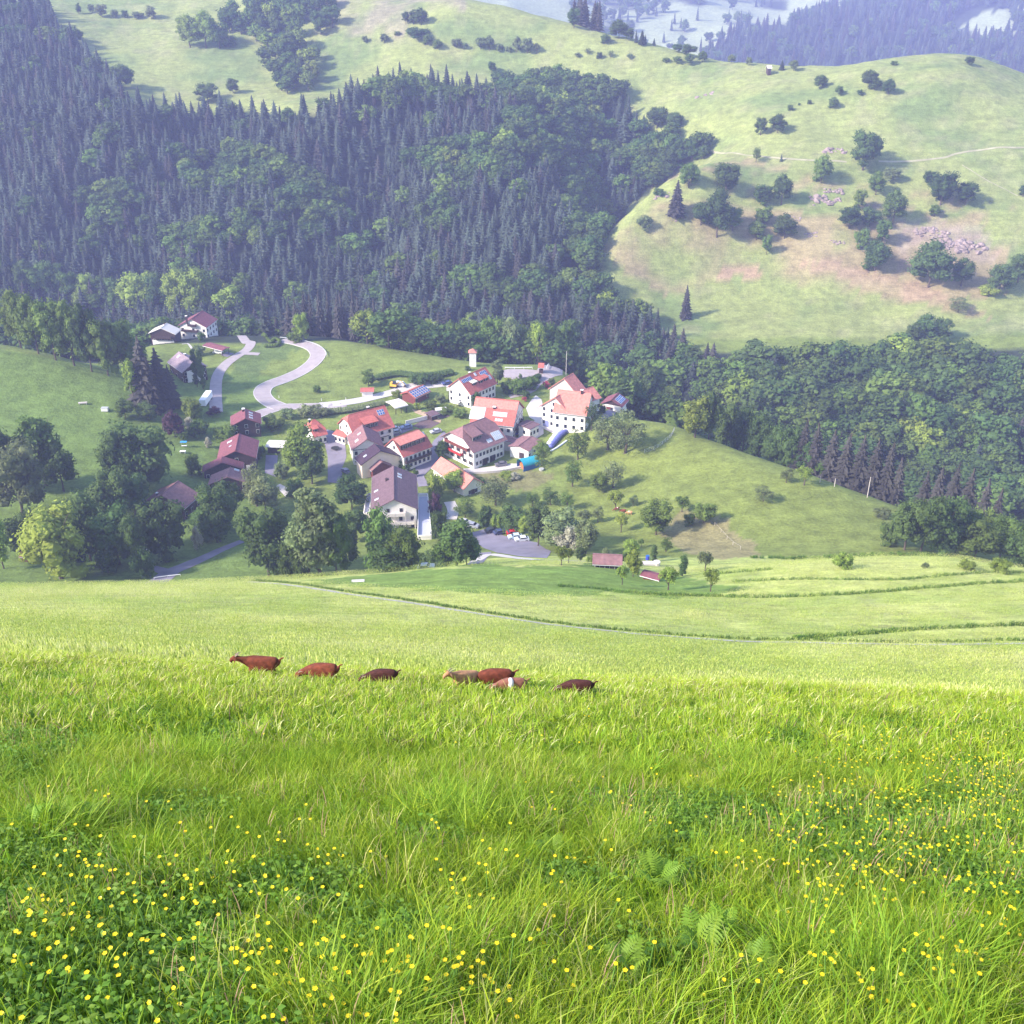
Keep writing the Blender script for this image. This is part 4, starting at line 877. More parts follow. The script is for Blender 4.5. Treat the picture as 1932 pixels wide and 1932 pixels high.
H_('white_barn', Q4, (618, 281), (783, 190), 7.2, 5.0, 40, m_woodp, r_pink, 'barn with pale boarded gable and salmon roof, behind the big white house', name='barn', cat='barn').beams('A', [5.2], m_trim)
H_('solar_garage', Q4, (1440, 650), (1562, 526), 4.3, 3.1, 28, m_white, r_maroon, 'white garage with red door and striped solar roof, rightmost building of the hamlet', name='garage', cat='garage', gm=m_wood).solar(-1, .55, .45, 5, 2, m_solar, 1.1, 1.5).door('A', -.8, m_woodr, 2.6, 2.3, 'garage_door').windows('A', 1, [1.6], 1, skip=()).windows('N', 2, [1.5])
H_('annex', Q3, (1370, 1520), (1620, 1340), 4.2, 3.6, 13, m_white, r_brown, 'low annex with shallow mauve-brown roof beside the blue tarpaulin shelter', name='annex', cat='annex').windows('N', 3, [1.5]).door('A', 1, m_wood, 2, 2.2)
H_('annex_link', Q3, (1090, 1345), (1420, 1420), 2.2, 3.6, 10, m_white, r_brown, 'narrow low roofed passage linking the inn and the annex', name='passage', cat='annex')
H_('cube', Q3, (1460, 1165), (1650, 1072), 3.2, 4.6, 4, m_white, r_purple, 'small white cube building with dark flat roof, right of the long house', name='flat_roofed_house', cat='house').windows('N', 3, [2.6]).windows('A', 1, [2.6])
H_('solar_shed', Q2, (712, 345), (1003, 213), 3.9, 2.7, 24, m_woodr, r_red, 'shed with a roof full of blue solar panels, below the yellow digger', name='shed', cat='shed').solar(-1, .52, .5, 7, 3, m_solar, 1.15, 1.15, .12).windows('N', 2, [1.5])
H_('beige_carport', Q2, (400, 560), (640, 500), 3.8, 2.8, 7, m_wood, r_pale, 'open shed with a flat beige roof, beside the small field garden', name='carport', cat='carport', open_=True)
H_('front_barn', V2, (1392, 1196), (1095, 1003), 4.0, 3.4, 36, m_white, r_pink, 'long low barn with salmon roof half hidden by a light green tree', name='barn', cat='barn').windows('A', 2, [1.5], 2.5).door('A', 0, m_wood, 1.4, 2.2)
H_('small_red', Q1, (540, 880), (800, 822), 5.2, 3.4, 39, m_white, r_red, 'small white house with red hipped roof at the head of the grey yard', hipA=(.5, 2), hipB=(.6, 2.4)).windows('B', 2, [1.5, 4], 3).windows('N', 3, [1.5]).chimney(.2, 1, .1, .6, .9).dormer(-1, .3, 1.8, .35, .7, 12, 1)
H_('lean_to', V2, (150, 757), (262, 790), 2.4, 2.9, 18, m_white, r_red, 'small red-roofed lean-to against the house with the wide dormer', name='lean_to', cat='outbuilding').windows('N', 3, [1.4])
# dark timber houses on the left
H_('timber_a', V4, (1014, 172), (1010, 82), 5.4, 4.6, 25, m_wood, r_maroon, 'dark timber house with maroon roof and three skylights, uppermost of the four timber houses').skylight(-1, .25, .35).skylight(-1, .5, .35).skylight(-1, .75, .35).windows('A', 3, [1.6, 4], sh=False).chimney(.8, 1, .1, 1, 1.2)
H_('timber_b', V4, (924, 466), (957, 308), 6.6, 4.6, 25, m_wood, r_maroon, 'dark timber house with crisp maroon gable roof edged in white, second of the timber houses').windows('A', 3, [1.6, 4.2]).skylight(1, .75, .45, 1.3).skylight(1, .45, .35, .7).door('A', 3.5, m_frame, 1.2, 2)
H_('timber_c', V4, (800, 572), (806, 514), 6.8, 3.6, 23, m_wood, r_maroon, 'low dark timber wing with a shallow maroon roof, between two timber houses', name='house_wing', cat='house wing').windows('A', 3, [1.6])
H_('timber_d', V4, (852, 702), (880, 612), 6.6, 4.4, 22, m_wood, r_brown, 'timber house with faded mauve roof and white side wall, lowest of the row').windows('A', 3, [1.6, 3.6]).windows('N', 3, [1.6]).skylight(-1, .9, .3, 1.2)
H_('old_barn', V4, (262, 858), (402, 742), 7.3, 4.0, 28, m_wood, r_brown, 'old weathered barn with big sagging brown roof behind a rounded tree, lower left', name='barn', cat='barn', ext=1).windows('N', 3, [1.6]).chimney(.2, 1, .4, .5, 1.0, True)
# farmsteads up the lane, top left
H_('top_white', Q5, (1046, 232), (1258, 80), 6.9, 5.8, 27, m_white, r_maroon, 'white farmhouse with dark red roof and tall chimney at the top of the lane', g=-172, sink=8).windows('A', 3, [1.5, 4.2]).windows('N', 4, [1.5, 4.2]).balcony('A', 3.6, 8, -1.5).balcony('A', 6.2, 4, 0).chimney(.03, 1, .35, .8, 2.6)
H_('top_chalet', Q5, (497, 397), (612, 303), 6.2, 4.6, 23, m_wood, r_pale, 'dark timber chalet with bleached white roof, beside the white farmhouse', name='chalet', cat='house', gm=m_wood, g=-171, sink=6).windows('A', 4, [1.4], 8).balcony('A', 2.7, 9, 0, 1.4, m_wood, m_wood).chimney(.8, 1, .1, .5, .9, False)
HZ['top_chalet'].side('A', 0, .4, one('white_base', (0, 0, 0), (10, .2, 2.4), m_white), 'white_base', off=.12)
H_('lane_house', Q5, (1100, 1012), (822, 823), 5.4, 5.0, 30, m_wood, r_grey, 'house with grey-mauve roof and white gable beside the tall cypresses, left of the lane', ).windows('A', 3, [1.5, 4.1]).windows('P', 3, [1.5]).skylight(1, .8, .25, 1.1).chimney(.62, -1, .05, .7, 1.0)
HZ['lane_house'].side('A', .2, 2.2, one('white_gable_wall', (0, 0, 0), (7.4, .1, 5.6), m_white), 'white_gable_wall', off=-.0)
HZ['lane_house'].windows('A', 3, [1.5, 4.1])
H_('lane_carport', Q5, (1320, 668), (1680, 762), 2.3, 2.7, 8, m_wood, r_maroon, 'long open carport with a red-brown roof beside the lane', name='carport', cat='carport', open_=True)
H_('peach_shed', V4, (1212, 388), (1386, 394), 2.7, 2.6, 7, m_wood, r_pale, 'small garden shed with a flat peach coloured roof, left of the big light green tree', name='shed', cat='shed')
H_('garden_hut', V7, (338, 372), (648, 386), 2.4, 2.2, 26, m_wood, r_brown, 'long garden hut with mauve-brown roof behind a slim grey tree, at the meadow edge', name='garden_hut', cat='hut').windows('N', 3, [1.2])
H_('garden_roof', V7, (850, 545), (1050, 600), 1.3, 1.2, 12, m_woodr, r_maroon, 'low red plank roof in the garden plot beside the two cypresses', name='garden_roof', cat='shed')
H_('veranda', Q3, (70, 455), (280, 450), 2.4, 4.6, 6, m_wood, r_pale, 'two-storey timber veranda with a white roof at the left end of the uppermost house', name='veranda', cat='outbuilding', open_=True).beams('N', [2.2])
H_('wood_store', Q2, (1080, 740), (1230, 690), 2.2, 2.0, 10, m_wood, r_purple, 'low dark wood store beside the dark garden bed', name='shed', cat='shed')
H_('small_shed', V2, (365, 382), (490, 378), 2.2, 2.0, 16, m_white, r_red, 'tiny shed with a red roof under the small tree beside the road', name='shed', cat='shed')
H_('shelter', V3, (1012, 150), (1066, 152), 2.2, 2.6, 30, m_woodr, r_red, 'little red-roofed wooden shelter at the edge of the upper square', name='bus_shelter', cat='shelter').door('N', 0, m_wood, 1.6, 2)
H_('ridge_hut', R3, (638, 330), (662, 330), 3.4, 2.4, 25, m_wood, r_pale, 'tiny pale-roofed hut on the skyline ridge', name='mountain_hut', cat='hut', g=hit(1450, 133, 600).z)
H_('left_shed', R4, (105, 1605), (180, 1600), 2.6, 2.2, 20, m_woodr, r_maroon, 'dark red shed in the shade behind the light green tree, lower left', name='shed', cat='shed')
# transformer tower: slim white square tower with a red cap
p = hit(*V2(1385, 175), 380); t = empty('tower', p); tag(t, 'slim white square tower with a small red tiled cap, at the edge of the woods', 'tower')
b = MB(); b.box((0, 0, 2.2), (2.8, 2.8, 8.4)); b.build('wall', m_white, t)
b = MB(); b.add([(-1.8, -1.8, 6.4), (1.8, -1.8, 6.4), (1.8, 1.8, 6.4), (-1.8, 1.8, 6.4), (0, 0, 7.8)], [(0,1,4), (1,2,4), (2,3,4), (3,0,4), (3,2,1,0)]); b.build('roof', r_pink, t)
link('window', W_FR, t, (0, -1.43, 4.6))
# flat terrace beside the big brown house and its parapet
def terrace(R, cs, z0, h, label, name='terrace', m=None):
    """flat topped building from four roof corners in picture units"""
    pts = []
    for c in cs:
        px, py = R(*c); zz = z0
        r = ray(px, py); pts.append(Vector(r) * (zz / r[2]))
    c = sum(pts, Vector()) / 4; g = float(height(c.x, c.y)); r = empty(name, (c.x, c.y, g)); tag(r, label, name.replace('_', ' '))
    loc = [p - Vector((c.x, c.y, g)) for p in pts]
    b = MB(); b.prism([(p.x, p.y, -3) for p in loc], (0, 0, z0 - g + 3)); b.build('wall', m_white, r)
    b = MB(); b.prism([(p.x * .93, p.y * .95, z0 - g + .003) for p in loc], (0, 0, .05)); b.build('deck', m or mat('lavender_paving', (.42, .42, .52), .8, var=.1), r)
    for i in range(4):
        a, d = loc[i], loc[(i + 1) % 4]; b = MB(); mdl = (a + d) / 2; v = d - a
        b.box((mdl.x, mdl.y, z0 - g + .5), (v.length, .2, .8), 0, math.atan2(v.y, v.x)); b.build('parapet', m_white, r)
    return r
gz = float(height(HZ['brown_front'].root.location.x + 9, HZ['brown_front'].root.location.y))
terrace(V5, [(885, 885), (1010, 885), (975, 505), (895, 505)], gz + 3.0, 3, 'long white-edged lavender roof terrace right of the large brown-roofed house')
terrace(V5, [(395, 690), (450, 670), (460, 500), (420, 520)], gz + 2.5, 3, 'narrow lavender side terrace left of the large brown-roofed house')

# ------------------------------------------------------------------ roads, yards, tracks
m_road = mat('asphalt_pinkish', (0.36, 0.30, 0.31), 0.9, var=0.10, vscale=.5)
m_yard = mat('asphalt_lavender', (0.21, 0.185, 0.235), 0.9, var=0.18, vscale=.25)
m_conc = mat('pale_concrete', (0.52, 0.47, 0.46), 0.9, var=0.10, vscale=.4)
m_gravel = mat('gravel_track', (0.42, 0.38, 0.36), 0.95, var=0.2, vscale=1.5)
m_faint = mat('faint_track', (0.33, 0.30, 0.19), 0.95, var=0.25, vscale=.2)
m_bed = mat('tilled_soil', (0.13, 0.085, 0.09), 0.95, var=0.25, vscale=2)
m_straw = mat('straw_path', (0.42, 0.30, 0.20), 0.95, var=0.2, vscale=1)
m_kerb = mat('kerb_stone', (0.55, 0.50, 0.50), 0.9)
def catmull(P, step):
    P = [Vector(p) for p in P]; out = []
    for i in range(len(P) - 1):
        p0 = P[max(i - 1, 0)]; p1 = P[i]; p2 = P[i + 1]; p3 = P[min(i + 2, len(P) - 1)]
        n = max(1, int((p2 - p1).length / step))
        for k in range(n):
            t = k / n; out.append(.5 * ((2*p1) + (-p0 + p2)*t + (2*p0 - 5*p1 + 4*p2 - p3)*t*t + (-p0 + 3*p1 - 3*p2 + p3)*t*t*t))
    out.append(P[-1]); return out
def ground_line(R, pts, ymin, step=1.5):
    P = [hit(*R(*p), ymin) for p in pts]; P = [Vector((p.x, p.y, 0)) for p in P]; return catmull(P, step)
D_ = lambda x, y: (x, y)
def ribbon(name, R, pts, w, m, ymin=230, lift=.10, w1=None, kerb=False, wpts=None, nx=6):
    C = wpts or ground_line(R, pts, ymin); n = len(C); V = []; W0 = w; W1 = w1 or w
    for i, c in enumerate(C):
        d = (C[min(i + 1, n - 1)] - C[max(i - 1, 0)]).normalized(); s = Vector((-d.y, d.x, 0)); ww = W0 + (W1 - W0) * i / (n - 1)
        for k in range(nx + 1):
            p = c + s * ww * (k / nx - .5); V.append((p.x, p.y, float(height(p.x, p.y)) + lift))
    f = [(i*(nx+1)+k, (i+1)*(nx+1)+k, (i+1)*(nx+1)+k+1, i*(nx+1)+k+1) for i in range(n-1) for k in range(nx)]
    b = MB(); b.add(V, f); o = b.build(name, m); tag(o, kind='structure')
    if kerb:
        for sg in (-1, 1):
            b = MB(); V = []
            for i, c in enumerate(C):
                d = (C[min(i + 1, n - 1)] - C[max(i - 1, 0)]).normalized(); s = Vector((-d.y, d.x, 0)); ww = W0 + (W1 - W0) * i / (n - 1)
                for off, up in ((ww/2, -.2), (ww/2, .17), (ww/2 + .28, .17), (ww/2 + .28, -.2)):
                    p = c + s * sg * off; V.append((p.x, p.y, float(height(p.x, p.y)) + up))
            f = [(i*4+k, i*4+(k+1) % 4, (i+1)*4+(k+1) % 4, (i+1)*4+k) for i in range(n-1) for k in range(4)]
            b.add(V, f); b.build('kerb', m_kerb, o)
    return C
from mathutils.geometry import delaunay_2d_cdt
def patch(name, R, poly, m, ymin=230, lift=.07, zs=None, kind='structure', step=1.6):
    P = [hit(*R(*p), ymin) for p in poly]; E = []
    for i in range(len(P)):
        a, b = P[i], P[(i + 1) % len(P)]; n = max(1, int((Vector((a.x, a.y)) - Vector((b.x, b.y))).length / step))
        for k in range(n): t = k / n; E.append(Vector((a.x + (b.x - a.x) * t, a.y + (b.y - a.y) * t)))
    xs = [e.x for e in E]; ys = [e.y for e in E]; I = []
    gx, gy = np.meshgrid(np.arange(min(xs), max(xs), step), np.arange(min(ys), max(ys), step))
    ins = inpoly(gx.ravel(), gy.ravel(), [(e.x, e.y) for e in E]); I = [Vector((float(x), float(y))) for x, y in zip(gx.ravel()[ins], gy.ravel()[ins])]
    n = len(E); v, e, f, *_ = delaunay_2d_cdt(E + I, [(i, (i + 1) % n) for i in range(n)], [list(range(n))], 1, 1e-4)
    V = [(p.x, p.y, float(height(p.x, p.y)) + lift) for p in v]
    b = MB(); b.add(V, [tuple(q) for q in f]); o = b.build(name, m); tag(o, kind=kind); return o
road_low = ribbon('road', V1, [(1100,1112),(1230,1062),(1400,1028),(1932,1012)], 4.6, m_road, 300, .11, kerb=True)
C1 = ribbon('road', V2, [(0,532),(200,512),(400,478),(560,440),(700,400),(820,362),(1000,350),(1180,332)], 4.6, m_conc, 300, .115, kerb=True)
ribbon('serpentine_road', V1, [(1330,1030),(1230,985),(1175,930),(1170,880),(1225,830),(1400,765),(1550,690),(1640,615),(1672,550),(1625,490),(1500,448),(1330,425)], 6.2, m_road, 300, .12, kerb=True)
ribbon('lane', V1, [(752,1075),(745,900),(760,760),(830,650),(950,562),(1040,500),(1060,440),(990,398),(870,375),(755,366)], 4.8, m_road, 300, .11, w1=3.2)
ribbon('turning_spur', V1, [(1010,545),(1080,548),(1140,552)], 3.2, m_road, 300, .10)
patch('carport_apron', V1, [(790,560),(850,530),(915,545),(850,580)], m_yard, 300, .08)
patch('upper_square', V3, [(690,215),(760,200),(900,205),(1000,215),(1240,215),(1230,260),(1130,285),(1040,340),(990,400),(900,440),(760,470),(740,440),(880,400),(980,330),(1020,285),(960,270),(760,300),(700,280)], m_road, 300, .09)
patch('yard', V2, [(60,750),(130,770),(230,900),(240,1000),(200,1100),(200,1240),(70,1230),(70,1000),(40,870)], m_yard, 240, .08)
patch('yard', V2, [(860,1060),(960,980),(1030,850),(1120,770),(1160,800),(1090,860),(1040,950),(1080,1010),(1000,1110),(940,1170),(985,1260),(890,1270),(870,1150)], m_yard, 240, .085)
patch('inn_forecourt', V3, [(240,1110),(480,1100),(760,1060),(1000,1060),(900,1100),(600,1140),(380,1150)], m_conc, 240, .08)
patch('hotel_forecourt', V3, [(990,440),(1040,480),(1060,560),(1050,650),(1200,700),(1300,740),(1230,790),(1150,790),(1050,740),(1000,680),(930,640),(900,560),(950,480)], m_conc, 240, .10)
patch('inner_yard', V3, [(720,640),(840,690),(1050,660),(1060,790),(1000,830),(860,800),(740,800),(690,740)], m_conc, 240, .075)
patch('side_yard', V3, [(1600,600),(1690,560),(1900,570),(1700,620),(1560,700)], m_yard, 240, .08)
patch('car_park', V6, [(385,845),(540,805),(740,880),(1000,930),(1125,1010),(1085,1072),(900,1062),(640,1022),(490,965),(410,905)], m_yard, 235, .10)
ribbon('road', V6, [(410,1160),(470,1080),(520,1020)], 4.4, m_yard, 228, .08)
ribbon('road', V6, [(440,1100),(560,1040),(760,1062),(1000,1086),(1250,1100),(1480,1112)], 3.2, m_conc, 228, .12, w1=2.0)
ribbon('footpath', V6, [(220,720),(240,640),(205,560)], 3.6, m_conc, 240, .1)
ribbon('drive', V4, [(200,1665),(330,1565),(480,1500),(640,1430),(800,1355),(985,1280)], 6.5, m_yard, 235, .09, w1=2.4, kerb=False)
patch('drive_apron', V4, [(150,1490),(330,1530),(260,1590),(200,1560)], m_yard, 235, .07)
patch('terrace_yard', V4, [(1200,500),(1310,500),(1290,700),(1190,660)], m_yard, 240, .08)
patch('paved_step', V4, [(1290,780),(1330,760),(1420,810),(1380,880)], m_conc, 240, .08)
patch('field_bed', V2, [(840,720),(950,650),(1090,690),(1000,740),(900,740)], m_bed, 240, .06)
patch('field_bed', V2, [(1000,600),(1090,570),(1180,630),(1110,655)], m_bed, 240, .06)
patch('gravel_yard', V2, [(640,740),(790,700),(850,745),(690,810),(640,800)], m_yard, 240, .07)
for k in range(4): ribbon('vegetable_row', V2, [(915 + k * 12, 590 - k * 14), (1000 + k * 14, 575 - k * 14), (1080 + k * 12, 560 - k * 14)], .7, mat('vegetable_green', (.12, .2, .05), .9, var=.4, vscale=3), 300, .16, nx=2)
patch('straw_path', V2, [(830,565),(900,570),(1100,660),(1090,690),(960,640),(860,600)], m_straw, 240, .05)
TRK = ribbon('meadow_track', D_, [(470,1098),(600,1112),(720,1130),(850,1150),(1000,1173),(1200,1196),(1350,1207),(1500,1212),(1700,1216),(1990,1214)], 1.3, m_gravel, 40, .05, nx=2)
ribbon('hillside_track', R3, [(345,750),(450,770),(560,783),(700,796),(850,806),(1040,815)], 1.4, m_faint, 500, .12, nx=2)
ribbon('hillside_track', R3, [(1200,812),(1400,808),(1520,795),(1600,772),(1750,750),(1932,742)], 1.5, m_faint, 500, .12, nx=2)
ribbon('garden_path', V1, [(440,460),(490,455),(530,500),(565,550)], 1.0, m_conc, 300, .08, nx=2)
ribbon('forest_edge_track', R3, [(1620,830),(1700,880),(1790,930),(1900,985)], .7, m_faint, 500, .10, nx=2)

# ------------------------------------------------------------------ cars and vehicles
m_tyre = mat('tyre', (.02, .02, .02), .9); m_lamp = mat('headlight', (.8, .8, .75), .2)
def carmesh(m, van=False):
    b = MB(); L, W = 4.2, 1.76
    prof = [(-2.1, .35), (-2.12, .75), (-1.95, .92), (-1.0, 1.02), (-.45, 1.46), (1.15, 1.48), (1.75, 1.05), (2.08, .98), (2.12, .4), (1.7, .28), (-1.8, .28)]
    if van: prof = [(-2.1, .35), (-2.12, .85), (-1.5, 1.15), (-.95, 1.9), (2.0, 1.95), (2.12, .4), (1.7, .28), (-1.8, .28)]
    def wd(z): return W / 2 * (1 if z < 1.0 else 1 - (z - 1.0) * .28)
    vs = [(x, -wd(z), z) for x, z in prof] + [(x, wd(z), z) for x, z in prof]; n = len(prof)
    b.add(vs, [tuple(range(n)), tuple(range(n, 2*n))[::-1]] + [(k, n+k, n+(k+1) % n, (k+1) % n) for k in range(n)])
    return b.mesh('body', m)
_g = MB()
for s in (-1, 1):
    _g.add([(-.85, s*.875, 1.04), (-.42, s*.80, 1.40), (1.1, s*.80, 1.41), (1.55, s*.875, 1.06)], [(0, 1, 2, 3) if s < 0 else (3, 2, 1, 0)])
_g.add([(-1.03, -.78, 1.05), (-1.03, .78, 1.05), (-.50, .68, 1.44), (-.50, -.68, 1.44)], [(0, 3, 2, 1)]); _g.add([(1.22, -.68, 1.46), (1.22, .68, 1.46), (1.77, .76, 1.09), (1.77, -.76, 1.09)], [(0, 1, 2, 3)])
CAR_GL = _g.mesh('windows', m_glass)
_g = MB(); _g.tube((0, -.11, 0), (0, .11, 0), .32, .32, 12); WH = _g.mesh('wheel', m_tyre)
_g = MB(); _g.tube((0, -.12, 0), (0, .12, 0), .17, .17, 8); RIM = _g.mesh('rim', m_metal)
HL = one('headlight', (0, 0, 0), (.08, .34, .16), m_lamp)
def car(R, x, y, ang, col, label, van=False, ymin=230, cat='car', glass=True):
    p = hit(*R(x, y), ymin); r = empty('parked_car' if not van else 'parked_van', p + Vector((0, 0, .12)), math.radians(ang)); tag(r, label, cat)
    dx = Vector((math.cos(r.rotation_euler.z), math.sin(r.rotation_euler.z), 0))
    sl = (float(height(*(p + dx * 2).xy)) - float(height(*(p - dx * 2).xy))) / 4; r.rotation_euler.y = -math.atan(sl)
    link('body', carmesh(mat('paint_' + '_'.join('%d' % int(c * 100) for c in col), col, .3, coat=.5, spec=.5), van), r)
    if glass and not van: link('windows', CAR_GL, r, (0, 0, .012))
    for sx in (-1.3, 1.3):
        for sy in (-.8, .8): w = link('wheel', WH, r, (sx, sy, .32)); link('rim', RIM, w)
    for sy in (-.6, .6): link('headlight', HL, r, (-2.1, sy, .72))
    return r
car(V6, 590, 835, -155, (.03, .03, .035), 'black parked car, leftmost in the car park')
car(V6, 665, 852, -155, (.05, .06, .14), 'dark blue parked car with pale windscreen, second from the left in the car park')
car(V6, 785, 858, -165, (.55, .02, .03), 'bright red parked car in the car park')
car(V6, 800, 893, 12, (.55, .68, .78), 'pale blue parked car between the red car and the silver car')
car(V6, 860, 915, 12, (.72, .74, .78), 'silver parked car, nearest the right end of the car park')
car(V6, 345, 760, 155, (.52, .5, .55), 'grey parked car above the car park, beside the footpath')
car(V6, 420, 790, 155, (.30, .3, .36), 'dark grey parked car beside the bushes above the car park')
car(V3, 1165, 715, 60, (.78, .78, .78), 'white parked car with bonnet towards the meadow, before the big white house', ymin=300)
car(V3, 1245, 712, 60, (.22, .2, .24), 'grey parked car before the dark doorway of the big white house', ymin=300)
car(V3, 1095, 685, 15, (.04, .06, .4), 'blue parked car beside the grey-blue garage door of the big white house', ymin=300)
car(Q3, 1380, 1290, 30, (.03, .04, .3), 'dark blue parked car between the long house and the white cube building', ymin=300)
car(Q5, 1535, 850, -12, (.8, .8, .8), 'white parked car at the end of the long carport', ymin=300)
car(Q1, 1240, 1800, -60, (.10, .10, .18), 'dark parked car with pale roof at the foot of the cream barn', ymin=240)
car(Q2, 500, 1095, 20, (.34, .34, .4), 'grey parked car between the two red-roofed dormer houses', ymin=240)
car(Q2, 1230, 1080, 25, (.45, .42, .5), 'grey-lilac parked car beside the inn, near the garden beds', ymin=240)
car(Q3, 80, 400, 25, (.05, .06, .2), 'dark blue parked car on the road beside the uppermost house', ymin=300)
car(V4, 190, 1375, 170, (.7, .7, .7), 'white parked car in the shade under the rounded tree, lower left', ymin=235)
car(V5, 965, 1175, 175, (.62, .62, .66), 'pale parked car at the foot of the trees by the meadow edge', ymin=228)
car(Q3, 1060, 1870, 10, (.14, .13, .16), 'dark parked car on the forecourt below the inn', ymin=240)
car(Q2, 470, 1040, 25, (.6, .6, .66), 'pale parked car nearest the wide-dormer house on the gravel yard', ymin=240)
car(Q2, 700, 1000, 20, (.2, .24, .4), 'blue-grey parked car at the hedge end of the gravel yard', ymin=240)
car(V3, 880, 790, 20, (.7, .7, .72), 'white parked car in the inner yard between the long house and the annex', ymin=240)
# white trailer and yellow digger
p = hit(*Q5(1325, 1740), 300); t = empty('trailer', p + Vector((0, 0, .2)), math.radians(88)); tag(t, 'long white box trailer parked beside the lane', 'trailer')
b = MB(); b.box((0, 0, 1.7), (9.5, 2.4, 2.4)); b.build('box_body', mat('trailer_white', (.85, .83, .84), .5), t)
b = MB(); b.box((0, 0, .42), (9.0, 1.6, .16)); b.build('chassis', m_wood, t)
for sx in (-2.5, -1.2, 3.4):
    for sy in (-1.0, 1.0): link('wheel', WH, t, (sx, sy, .2), 0, 1.3)
m_yel = mat('yellow_paint', (.75, .42, .05), .5)
p = hit(*Q2(470, 255), 300); t = empty('digger', p + Vector((0, 0, .1)), math.radians(165)); tag(t, 'yellow digger standing on the verge of the road', 'digger')
b = MB(); b.box((0, 0, 1.1), (2.6, 2.0, .9)); b.box((.9, 0, 1.75), (1.0, 1.8, .6)); b.build('body', m_yel, t)
b = MB(); b.box((-.5, .4, 2.1), (1.2, 1.0, 1.3)); b.build('cab', m_glass, t)
for sy in (-.95, .95): b = MB(); b.prism([(-1.6, sy - .22, .1), (-1.3, sy - .22, 0), (1.3, sy - .22, 0), (1.6, sy - .22, .3), (1.3, sy - .22, .65), (-1.3, sy - .22, .65)][::-1], (0, .44, 0)); b.build('track', m_tyre, t)
b = MB(); b.tube((-1.1, -.3, 1.4), (-3.0, -.3, 3.0), .2, .16, 6); b.tube((-3.0, -.3, 3.0), (-4.6, -.3, 1.2), .16, .12, 6); b.build('arm', m_yel, t)
b = MB(); b.prism([(-4.9, -.7, 1.2), (-4.3, -.7, 1.3), (-4.2, -.7, .6), (-4.8, -.7, .5)], (0, .8, 0)); b.build('bucket', m_wood, t)
car(Q2, 600, 235, 165, (.72, .72, .76), 'pale van parked behind the yellow digger', van=True, ymin=300, cat='van')
# blue tarpaulin shelter
m_tarp = mat('teal_tarpaulin', (.02, .30, .42), .55, var=.15); m_tarpb = mat('blue_tarpaulin', (.02, .12, .38), .55)
p = hit(*V3(925, 1085), 240); t = empty('tarpaulin_shelter', p, math.radians(28)); tag(t, 'arched shelter under a bright turquoise tarpaulin, right of the inn forecourt', 'shelter')
b = MB(); n = 12; V = []
for i in range(n + 1):
    a = math.pi * i / n
    for x in (-3.4, 3.4): V.append((x, -2.4 * math.cos(a), 1.6 + 1.7 * math.sin(a)))
b.add(V, [(2*i, 2*i+1, 2*i+3, 2*i+2) for i in range(n)]); V2_ = [(v[0], v[1] * .96, v[2] - .08) for v in V]; b.add(V2_, [(2*i+2, 2*i+3, 2*i+1, 2*i) for i in range(n)]); b.build('cover', m_tarp, t)
for sy in (-2.35, 2.35): b = MB(); b.box((0, sy, .6), (6.8, .08, 2.2)); b.build('side_sheet', m_tarpb, t)
b = MB(); b.box((-1.8, 0, .8), (2.0, 2.6, 1.6)); b.build('crates', mat('orange_crate', (.55, .16, .05), .8), t)
# wrapped bale rows
m_wrap = mat('bale_wrap_white', (.72, .74, .82), .35, var=.1); m_wrapb = mat('bale_wrap_blue', (.12, .13, .38), .4, var=.2)
def tuberow(R, pts, r, m, name, label, cat, ymin=240):
    C = ground_line(R, pts, ymin, 1.0); b = MB()
    for i in range(len(C) - 1):
        a, c = C[i], C[i+1]; za = float(height(a.x, a.y)); zc = float(height(c.x, c.y)); q = r * (1 + .06 * math.sin(i * 2.1))
        b.tube((a.x, a.y, za + r * .7), (c.x, c.y, zc + r * .7), q, r * (1 + .06 * math.sin(i * 2.1 + 2.1)), 10, cap=i in (0, len(C) - 2))
    o = b.build(name, m, smooth=True); tag(o, label, cat)
tuberow(V3, [(1110,905),(1150,845),(1210,780),(1270,740),(1340,725)], 1.1, m_wrap, 'bale_row', 'long row of white wrapped bales curving along the meadow edge', 'bales')
tuberow(V3, [(1120,925),(1165,870),(1225,805),(1290,760)], .9, m_wrapb, 'bale_row', 'row of dark blue wrapped bales in front of the white row', 'bales')
tuberow(V3, [(1115,955),(1180,920),(1270,855)], .35, m_wrap, 'pipe', 'long white pipe lying on the grass below the bale rows', 'pipe')
# hedge, rails, posts, fences
def hedge(R, pts, w, h, m, label, ymin=300):
    C = ground_line(R, pts, ymin, .8); g = np.random.default_rng(len(pts)); V = []; ff = []; cn = []; bs = 0; iv, fi = ico(g)
    for c in C:
        z = float(height(c.x, c.y)); cc = np.array([c.x, c.y, z + h * .5]); vv = cc + iv * np.array([w * .6, w * .6, h * .55]) * g.uniform(.85, 1.15, (12, 1))
        V.append(vv); ff += [bs + i for f in fi for i in f]; cn += [3] * 20; bs += 12
        n = g.normal(0, 1, (50, 3)); n /= np.linalg.norm(n, axis=1)[:, None]; P_ = cc + n * np.array([w * .65, w * .65, h * .58]); Q = leaf_quads(P_, n, .28, g, .6)
        V.append(Q); ff += list(range(bs, bs + 200)); cn += [4] * 50; bs += 200
    o = link('hedge', mesh_np('hedge', np.concatenate(V), ff, cn, m)); tag(o, label, 'hedge')
hedge(V1, [(760,346),(900,358),(1060,378),(1200,400),(1290,425),(1325,450),(1300,485),(1200,490)], 1.4, 1.5, m_leaf, 'clipped green hedge curving round the end of the lane garden')
